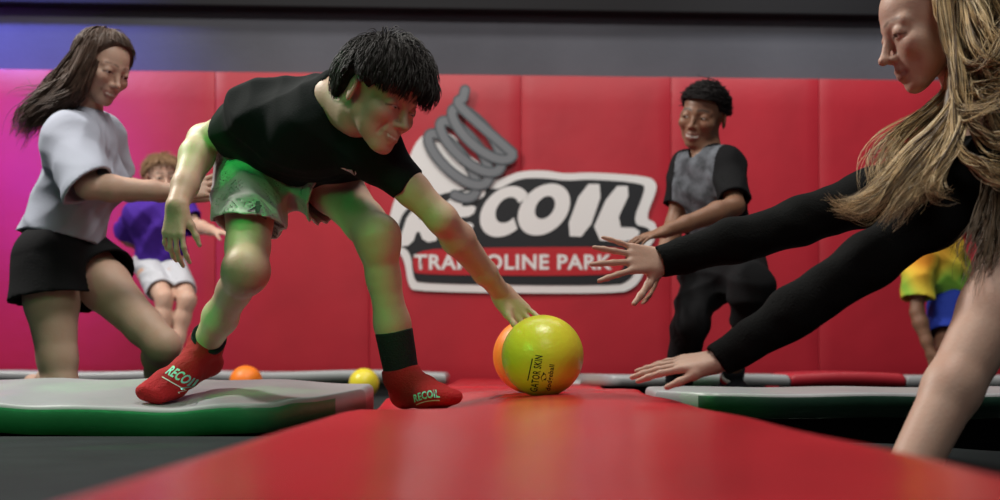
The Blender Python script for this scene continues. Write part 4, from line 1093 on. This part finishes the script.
# ------------------------------------------------------------------ the small child in purple
def purple_child():
    s = .64; h = .004
    hd = Head(P(162, 178, 6.2), (.45, -.86, -.12), (0, -.1, .99), .188, smile=.6, nose=.6, jaw=.98)
    shR, elR, wrR = P(138, 214, 6.15), P(124, 236, 6.28), P(144, 250, 6.44)
    shL, elL, wrL = P(182, 212, 6.25), P(197, 226, 6.2), P(216, 232, 6.05)
    hipR, hipL = P(146, 264, 6.25), P(172, 264, 6.28)
    knR, anR = P(164, 298, 6.06), P(163, 359, 6.02)
    knL, anL = P(187, 300, 6.08), P(174, 359, 6.06)
    nb = P(161, 206, 6.2)
    S = SDF(); pel, sp, la, fr = trunk(S, hipL, hipR, shL, shR, nb, s)
    S.cone(lerp(pel+sp, nb, .1), nb, .07*s, .058*s, k=.03); neck(S, nb, hd, .06*s); hd.add(S)
    arm(S, shR, elR, wrR, s, 1.1); arm(S, shL, elL, wrL, s, 1.1); leg(S, hipR, knR, anR, s, 1.1); leg(S, hipL, knL, anL, s, 1.1)
    hand(S, wrR, V(.3, -.4, -.5), (.5, .5, 0), (.3, -.5, .5), .10, thick=1.1); hand(S, wrL, V(.8, -.4, -.1), (0, .3, -.9), (0, -.5, .5), .10, thick=1.1)
    for an in (anR, anL): foot(S, an, an+V(-.01, .03, -.045), an+V(.04, -.12, -.05), s)
    b = person(S, h, M['skin_fair'], 'small child in purple t-shirt and pale shorts between the white-shirted girl and the boy', (pel[0], pel[1], .1), hd)
    eyes(hd, b, nrm(V(.4, -.8, -.3)), EYE)
    T = SDF(); g = .022; trunk(T, hipL, hipR, shL, shR, nb, s, g=g, k=.035)
    T.cone(shR, lerp(shR, elR, .85), .062*s+g, .066*s+g, cap=True, k=.03); T.cone(shL, lerp(shL, elL, .7), .062*s+g, .060*s+g, cap=True, k=.03)
    T.cone(lerp(pel+sp, nb, .5), hd.w(0, -.1, -.1), .062*s, .066*s, mode='s', k=.006)
    cloth(T, 'shirt', .005, M['purple_cloth'], b, .009, folds(.009, 34, 44), cuts=[(pel+sp*.05, -sp)])
    K = SDF(); K.cone(pel+sp*.12, pel-sp*.05, .14*s, .155*s, axis=fr, flat=.8, k=.02)
    for hip, kn in ((hipR, knR), (hipL, knL)): K.cone(hip, lerp(hip, kn, .80), .100*s, .098*s, cap=True, k=.02)
    cloth(K, 'shorts', .005, M['pale_cloth'], b, .008, folds(.007, 34, 45), cuts=[(pel+sp*.16, sp)])
    crown = (0, -.3, .95)
    def lim(ph): return 1.36+.42*np.sin(np.abs(ph)/2)**2
    me = hair_cap(hd, .09, lim, crown, .005, noise=folds(.004, 70, 47)); hr = link_mesh('hair', me, M['hair_sand'], b)
    strands('strand', scalp_strands(hd, 500, crown, lim, .6, (.08, .16), 8, .0018, 48, jit=.15, lift=.04), M['hair_sand'], hr)['kind'] = 'stuff'
    return b

# ------------------------------------------------------------------ the child in yellow, mostly behind the blonde girl
def yellow_child():
    s = .74; h = .005
    hd = Head(P(896, 238, 5.72), (-.8, -.4, -.45), (-.3, -.1, .95), .195, smile=.3, nose=.7)
    shR, elR, wrR = P(946, 246, 5.94), P(966, 300, 6.02), P(962, 342, 5.95)
    shL, elL, wrL = P(918, 262, 5.70), P(917, 312, 5.66), P(931, 354, 5.62)
    hipR, hipL = P(964, 302, 5.98), P(947, 306, 5.80); knR, anR = P(966, 350, 5.85), P(985, 382, 6.05); knL, anL = P(946, 350, 5.66), P(955, 384, 5.88)
    nb = P(922, 248, 5.80)
    S = SDF(); pel, sp, la, fr = trunk(S, hipL, hipR, shL, shR, nb, s)
    S.cone(lerp(pel+sp, nb, .1), nb, .07*s, .058*s, k=.03); neck(S, nb, hd, .056*s); hd.add(S)
    arm(S, shR, elR, wrR, s); arm(S, shL, elL, wrL, s); leg(S, hipR, knR, anR, s); leg(S, hipL, knL, anL, s)
    hand(S, wrR, V(.1, -.2, -.9), (.5, .5, 0), (-.3, -.5, 0), .115); hand(S, wrL, V(.2, -.2, -.9), (.5, .5, 0), (-.3, -.5, 0), .115)
    for an in (anR, anL): foot(S, an, an+V(.03, .03, -.045), an+V(-.10, -.09, -.05), s)
    b = person(S, h, M['skin_brown'], 'child in yellow and green shirt and blue shorts, partly hidden behind the blonde girl', (pel[0], pel[1], 0), hd)
    eyes(hd, b, nrm(V(-.8, -.4, -.5)), EYE)
    T = SDF(); g = .026; trunk(T, hipL, hipR, shL, shR, nb, s, g=g, k=.035)
    for sh, el in ((shR, elR), (shL, elL)): T.cone(sh, lerp(sh, el, .75), .062*s+g, .058*s+g, cap=True, k=.03)
    T.cone(lerp(pel+sp, nb, .5), hd.w(0, -.1, -.1), .062*s, .066*s, mode='s', k=.006)
    cloth(T, 'shirt', .006, M['tie_dye'], b, .010, folds(.009, 30, 54), cuts=[(pel+sp*.06, -sp)])
    K = SDF(); K.cone(pel+sp*.14, pel-sp*.05, .145*s, .16*s, axis=fr, flat=.8, k=.02)
    for hip, kn in ((hipR, knR), (hipL, knL)): K.cone(hip, lerp(hip, kn, .75), .112*s, .115*s, cap=True, k=.03)
    cloth(K, 'shorts', .006, M['blue_cloth'], b, .010, folds(.004, 26, 55))
    crown = (0, -.3, .95)
    me = hair_cap(hd, .08, lambda ph: 1.36+.42*np.sin(np.abs(ph)/2)**2, crown, .006, noise=folds(.004, 70, 57)); link_mesh('hair', me, M['hair_brown'], b)
    return b
blonde_girl(); white_girl(); jersey_boy(); purple_child(); yellow_child()

# ================================================================== light
def area(name, loc, target, size, power, col, sizey=None, spread=None):
    l = bpy.data.lights.new(name, 'AREA'); l.energy = power; l.color = col; l.shape = 'RECTANGLE'; l.size = size; l.size_y = sizey or size
    if spread: l.spread = spread
    o = bpy.data.objects.new(name, l); C.objects.link(o); o.location = loc; o.rotation_euler = (Vector(target)-Vector(loc)).to_track_quat('-Z', 'Y').to_euler(); return o
def spot(name, loc, target, power, col, ang, blend=.4, r=.05):
    l = bpy.data.lights.new(name, 'SPOT'); l.energy = power; l.color = col; l.spot_size = math.radians(ang); l.spot_blend = blend; l.shadow_soft_size = r
    o = bpy.data.objects.new(name, l); C.objects.link(o); o.location = loc; o.rotation_euler = (Vector(target)-Vector(loc)).to_track_quat('-Z', 'Y').to_euler(); return o
w = bpy.data.worlds.new('hall'); bpy.context.scene.world = w; w.use_nodes = True
w.node_tree.nodes['Background'].inputs[0].default_value = (.55, .6, .7, 1); w.node_tree.nodes['Background'].inputs[1].default_value = .06
def gobo(l, scale, lo, hi, seed=0.0):
    "blotchy pattern projector: the lamp's own brightness varies with direction"
    l.use_nodes = True; nt = l.node_tree; em = nt.nodes['Emission']
    g = nt.nodes.new('ShaderNodeNewGeometry'); vt = nt.nodes.new('ShaderNodeVectorTransform'); vt.vector_type = 'NORMAL'; vt.convert_from = 'WORLD'; vt.convert_to = 'OBJECT'
    n = nt.nodes.new('ShaderNodeTexVoronoi'); n.inputs['Scale'].default_value = scale
    mp = nt.nodes.new('ShaderNodeMapping'); mp.inputs['Location'].default_value = (seed, seed*.7, 0)
    r = nt.nodes.new('ShaderNodeMapRange'); r.inputs['From Min'].default_value = lo; r.inputs['From Max'].default_value = hi; r.inputs['To Min'].default_value = 1; r.inputs['To Max'].default_value = .06
    tc = nt.nodes.new('ShaderNodeTexCoord')
    nt.links.new(tc.outputs['Normal'], mp.inputs['Vector']); nt.links.new(mp.outputs['Vector'], n.inputs['Vector']); nt.links.new(n.outputs['Distance'], r.inputs['Value']); nt.links.new(r.outputs['Result'], em.inputs['Strength'])
area('key_lamp', (-3.0, 4.3, 3.3), (-.0, 2.9, .2), .5, 200, (1, .96, .90), .5)
area('hall_lamp', (.2, 2.3, 4.2), (0.1, 3.2, 0), 1.4, 120, (1, .95, .88), 1.0)
area('wall_lamp', (.3, 5.2, 4.4), (0.2, 7.2, .6), 4.5, 95, (1, .95, .9), .5)
area('front_fill', (.6, -.8, 3.2), (.2, 3.4, .5), 1.4, 32, (1, .96, .9), 1.2)  # soft fill added from the front to lift the faces
spot('upper_wash', (1.7, 5.9, 3.2), (1.65, 7.3, 1.75), 70, (.95, .97, 1), 60, 1, .2)
gl = spot('green_lamp', (-2.4, 1.1, 1.75), P(270, 240, 2.95), 200, (.02, 1, .12), 34, .4, .02); gobo(gl.data, 11, .30, .40, .3)
spot('green_wash', (-1.5, .5, 1.3), (-.75, 2.95, .05), 48, (.02, 1, .2), 42, .8, .15)  # extra green added on the left pad's front, beside the patterned lamp
spot('green_beam', (-1.7, 1.0, 1.25), P(535, 335, 2.93), 75, (.03, 1, .10), 11, .5, .02)  # narrow green spot added so the ball catches the green too
spot('magenta_lamp', (-2.9, 4.4, 1.5), (-2.75, 7.2, .75), 230, (.38, .02, 1), 58, 1, .1)
spot('blue_lamp', (-3.0, 6.0, 2.9), (-2.45, 7.2, 1.85), 560, (.16, .17, 1), 54, .9, .1)
sc = bpy.context.scene
sc.view_settings.view_transform = 'Standard'; sc.view_settings.look = 'None'; sc.view_settings.gamma = 1; sc.view_settings.exposure = -.1; sc.view_settings.use_curve_mapping = False
sc.cycles.use_denoising = True; sc.cycles.max_bounces = 6
